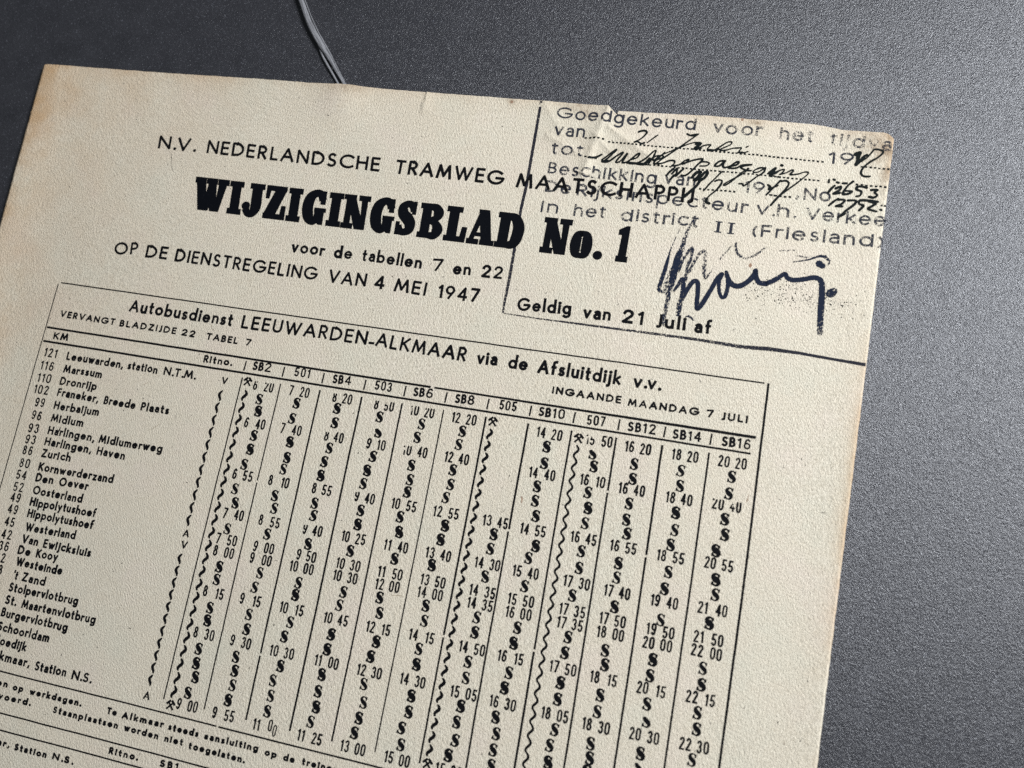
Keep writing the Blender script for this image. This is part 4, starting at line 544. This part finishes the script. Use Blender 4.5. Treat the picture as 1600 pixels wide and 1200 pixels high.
# wavy lines
def wave(u0,v0,u1,v1,n,mode,parent,thick=.42):
    pen=Pen(.02)
    for i in range(n):
        a=v0+(v1-v0)*i/n; b=v0+(v1-v0)*(i+1)/n; u=u0+(u1-u0)*(i+.5)/n
        P=[]
        gap=.10 if mode!='c' else -.02
        for k in range(11):
            t=k/10; y=a+(b-a)*(gap/2+t*(1-gap))
            if mode=='station': x=.20*math.cos(t*2*math.pi)+.14*(.5-t)*1.6; x=-.30*math.sin(t*2*math.pi-.9)+.10*(1-2*t)
            else: x=.40*math.sin(t*2*math.pi-.45)+.05
            wd=thick*(.45+.75*math.sin(math.pi*min(1,max(0,t)))**.7)
            if mode=='c': wd=thick*(.72+.3*math.sin(math.pi*t))
            P.append((u+x,y,wd,1))
        pen.ribbon(P,1)
    return pen.build('wavy_line','print',parent)
wave(49.85,19.6,49.7,51.4,11,'station',root,.58); wave(49.9,57.2,49.95,86.1,11,'station',root,.58)
wave(55.75,18.7,56.0,87.4,24,'w',cols[1],.64); wave(114.05,18.4,113.9,86.4,26,'w',cols[7],.60); wave(133.1,19.0,133.5,86.4,25,'c',cols[9],.52)
for ch,u,v in (('V',50.05,17.4),('A',49.95,52.9),('V',50.15,55.3),('A',50.0,88.1)):
    pen=Pen(.02); h=1.5; w_=1.3; s=1 if ch=='V' else -1
    pen.ribbon([(u-w_/2,v-s*h/2),(u,v+s*h/2),(u+w_/2,v-s*h/2)],.38)
    if ch=='A': pen.ribbon([(u-w_*.3,v+.25),(u+w_*.3,v+.25)],.2)
    pen.build('direction_letter','print',root)
def hammers(u,v,parent):
    pen=Pen(.02); s=1.0
    for k in (-1,1):
        pen.ribbon([(u-.80*k,v+.95),(u+.45*k,v-.42)],.42)
        pen.ribbon([(u+.08*k,v-.95),(u+.5*k,v-.60),(u+1.0*k,v-.08)],.5)
        pen.disc(u-.62*k,v+.82,.2)
    pen.disc(u,v,.3); pen.build('crossed_hammers','print',parent)
for c,(u,v) in ((1,(55.8,16.8)),(7,(114.3,16.9)),(9,(133.2,17.5)),(1,(56.0,88.7)),(7,(114.05,87.6))): hammers(u,v,cols[c])
# dotted lines of the stamp
for u0,v0,u1,v1 in DOTS:
    pen=Pen(.03); L=math.hypot(u1-u0,v1-v0); n=max(2,int(L/.88)); 
    for i in range(n):
        a=(i+.12+random.uniform(-.05,.05))/n; b=a+.55/n
        y=random.gauss(0,.03)
        pen.ribbon([(u0+(u1-u0)*a,v0+(v1-v0)*a+y),(u0+(u1-u0)*b,v0+(v1-v0)*b+y)],random.uniform(.34,.46),1.0)
    pen.build('dotted_line','pen',root)
# handwriting, signature, drawn box
groups={}
for part,wd,dens,L in HAND: groups.setdefault(part,[]).append((wd,dens,L))
HM={'signature':'brush','blot':'brush','border_line':'pencil'}
for part,sl in groups.items():
    if part=='border_line':
        for wd,dens,L in sl:
            pen=Pen(.015); pen.ribbon([(p[0],p[1],p[2]*(1.05 if len(L)==8 else .75),p[3]+.06) for p in L],wd,dens); pen.build('border_line','pencil',root)
        continue
    pen=Pen(.055 if part!='signature' else .035)
    for wd,dens,L in sl:
        L=[tuple(p) if len(p)>2 else (p[0],p[1],wd*random.uniform(.85,1.25),dens) for p in L]
        if len(L)>2: L=bez(*L,n=5)
        pen.ribbon(L,wd,dens,cap=True)
    pen.build(part,HM.get(part,'pen'),root)
# smudge of ink specks by the signature
pen=Pen(.03)
for i in range(230):
    u=random.gauss(171.5,7.5)+2; v=-19.0+random.gauss(0,1.3)+(u-170)*.03
    if 162<u<187: pen.disc(u,v,random.uniform(.05,.15),random.uniform(.5,.9),6)
for i in range(60):
    u=random.gauss(172,3); v=random.gauss(-21.5,1.2); pen.disc(u,v,random.uniform(.05,.12),.6,6)
pen.build('ink_specks','pen',root,kind='stuff')
# flecks and fibres in the paper
pf=Pen(.018); pr=Pen(.018)
for u,v,r_,k in FLECKS:
    a=random.uniform(0,math.pi); p=pr if k else pf
    if k: p.disc(u,v,r_*.26,1,9,r_*.38)
    else: p.ribbon([(u-r_*.5*math.cos(a),v-r_*.5*math.sin(a),.06),(u,v,.2),(u+r_*.5*math.cos(a),v+r_*.5*math.sin(a),.05)],.2)
for i in range(420):
    u=random.uniform(-19,186); v=random.uniform(-56,180); l=random.uniform(.15,.6); a=random.uniform(0,math.pi); w_=random.uniform(.06,.14)
    pf.ribbon([(u,v,w_*.5),(u+l*.5*math.cos(a),v+l*.5*math.sin(a),w_),(u+l*math.cos(a+.3),v+l*math.sin(a+.3),w_*.4)],w_)
pf.build('dark_fleck','fleck',root,kind='stuff'); pr.build('rust_fleck','rust',root,kind='stuff')
for a,b,wd,k in SCRATCH:
    pen=Pen(.018); m_=((a[0]+b[0])/2+.1,(a[1]+b[1])/2-.1)
    if wd>.02: pen.ribbon([(a[0],a[1],wd*.5),(m_[0],m_[1],wd),(b[0],b[1],wd*.4)],wd); pen.build('loose_fibre',('fleck','tan','rust','print')[k],root)
# ------------------------------------------------------------------ the cord under the top edge
def strand(name,path,parent,nseg=14,hfac=.5):
    """path: (u,v,z_center,width,height)"""
    P=bez(*path,n=8); vs=[];fs=[];uvs=[]
    for i,(u,v,z,wd,hh) in enumerate(P):
        j0=max(0,i-1); j1=min(len(P)-1,i+1); dx,dy=P[j1][0]-P[j0][0],P[j1][1]-P[j0][1]; L=math.hypot(dx,dy); nx,ny=-dy/L,dx/L
        for k in range(nseg):
            a=2*math.pi*k/nseg; rr=1+.10*noise.noise((k*1.7,i*.15,wd*3))
            vs.append(((u+nx*math.cos(a)*wd/2*rr)/1000,-(v+ny*math.cos(a)*wd/2*rr)/1000,(TABLE_Z+z+math.sin(a)*hh/2*rr)/1000)); uvs.append((k/nseg,i*.12))
    n=len(P)
    for i in range(n-1):
        for k in range(nseg):
            a=i*nseg+k; b=i*nseg+(k+1)%nseg; fs.append((a,b,b+nseg,a+nseg))
    fs.append(tuple(range(nseg))[::-1]); fs.append(tuple((n-1)*nseg+k for k in range(nseg)))
    me=bpy.data.meshes.new(name); me.from_pydata(vs,[],fs)
    uv=me.uv_layers.new(name='uv'); buf=[]
    for lp in me.loops: buf+=list(uvs[lp.vertex_index])
    uv.data.foreach_set('uv',buf)
    for p in me.polygons: p.use_smooth=True
    bm=bmesh.new(); bm.from_mesh(me); bmesh.ops.recalc_face_normals(bm,faces=bm.faces[:]); bm.to_mesh(me); bm.free()
    return link(name,me,'cord',parent)
def hairs(parent):
    vs=[];fs=[]
    path=[(38,-92.6),(42.0,-86.5),(45.5,-81.3),(48.6,-76.2),(51.2,-72.4),(53.8,-69.3),(56.5,-66.2),(59.4,-62.6)]
    for i in range(46):
        k=random.random()*(len(path)-1.01); j=int(k); t=k-j
        x=path[j][0]+(path[j+1][0]-path[j][0])*t; y=path[j][1]+(path[j+1][1]-path[j][1])*t; a=math.atan2(path[j+1][1]-path[j][1],path[j+1][0]-path[j][0])+random.gauss(0,.5)
        L=random.uniform(.8,2.4); z=random.uniform(.5,1.25); o=random.uniform(-.8,.8); x+=-math.sin(a)*o; y+=math.cos(a)*o; c=random.uniform(-.5,.5)
        b=len(vs)
        for n in range(5):
            q=n/4; px_=x+math.cos(a+c*q)*L*q; py_=y+math.sin(a+c*q)*L*q; w_=.035*(1-q*.6)
            vs.append(((px_-math.sin(a)*w_)/1000,-(py_+math.cos(a)*w_)/1000,(TABLE_Z+z)/1000)); vs.append(((px_+math.sin(a)*w_)/1000,-(py_-math.cos(a)*w_)/1000,(TABLE_Z+z+.02)/1000))
            if n: fs.append((b+2*n-2,b+2*n-1,b+2*n+1,b+2*n))
    me=bpy.data.meshes.new('fuzz'); me.from_pydata(vs,[],fs); me.uv_layers.new(name='uv'); o=link('fuzz',me,'cord',parent); o['kind']='stuff'
cord=bpy.data.objects.new('grey_cord',None); sc.collection.objects.link(cord); cord.empty_display_size=.01
cord['label']='thin flat grey cord running in under the top edge of the timetable sheet'; cord['category']='cord'
strand('strand',[(36,-96,.75,1.75,.8),(42.0,-86.5,.85,1.8,.8),(45.5,-81.3,.9,1.75,.8),(48.6,-76.2,.9,1.95,.8),(51.2,-72.4,.85,1.9,.75),(53.8,-69.3,.8,1.9,.9),(56.5,-66.2,.72,1.45,.75),(59.4,-62.6,.6,1.05,.6),(62.4,-58.8,.42,.7,.42),(64.5,-56,.28,.6,.3)],cord)
strand('edge_thread',[(36.6,-96.4,1.25,.22,.2),(42.7,-86.8,1.3,.22,.2),(46.25,-81.6,1.35,.22,.2),(49.4,-76.6,1.35,.22,.2),(52.1,-72.7,1.25,.22,.2),(54.6,-69.5,1.15,.2,.18),(57.1,-66.4,1.0,.28,.26),(59.8,-62.8,.8,.26,.24),(62.7,-58.9,.5,.24,.22)],cord)
strand('strand',[(53.0,-69.0,.45,.5,.5),(55.2,-65.6,.4,.6,.5),(58.0,-62.2,.35,.55,.45),(60.6,-59.0,.28,.5,.4),(62,-57,.24,.4,.3)],cord)
hairs(cord)
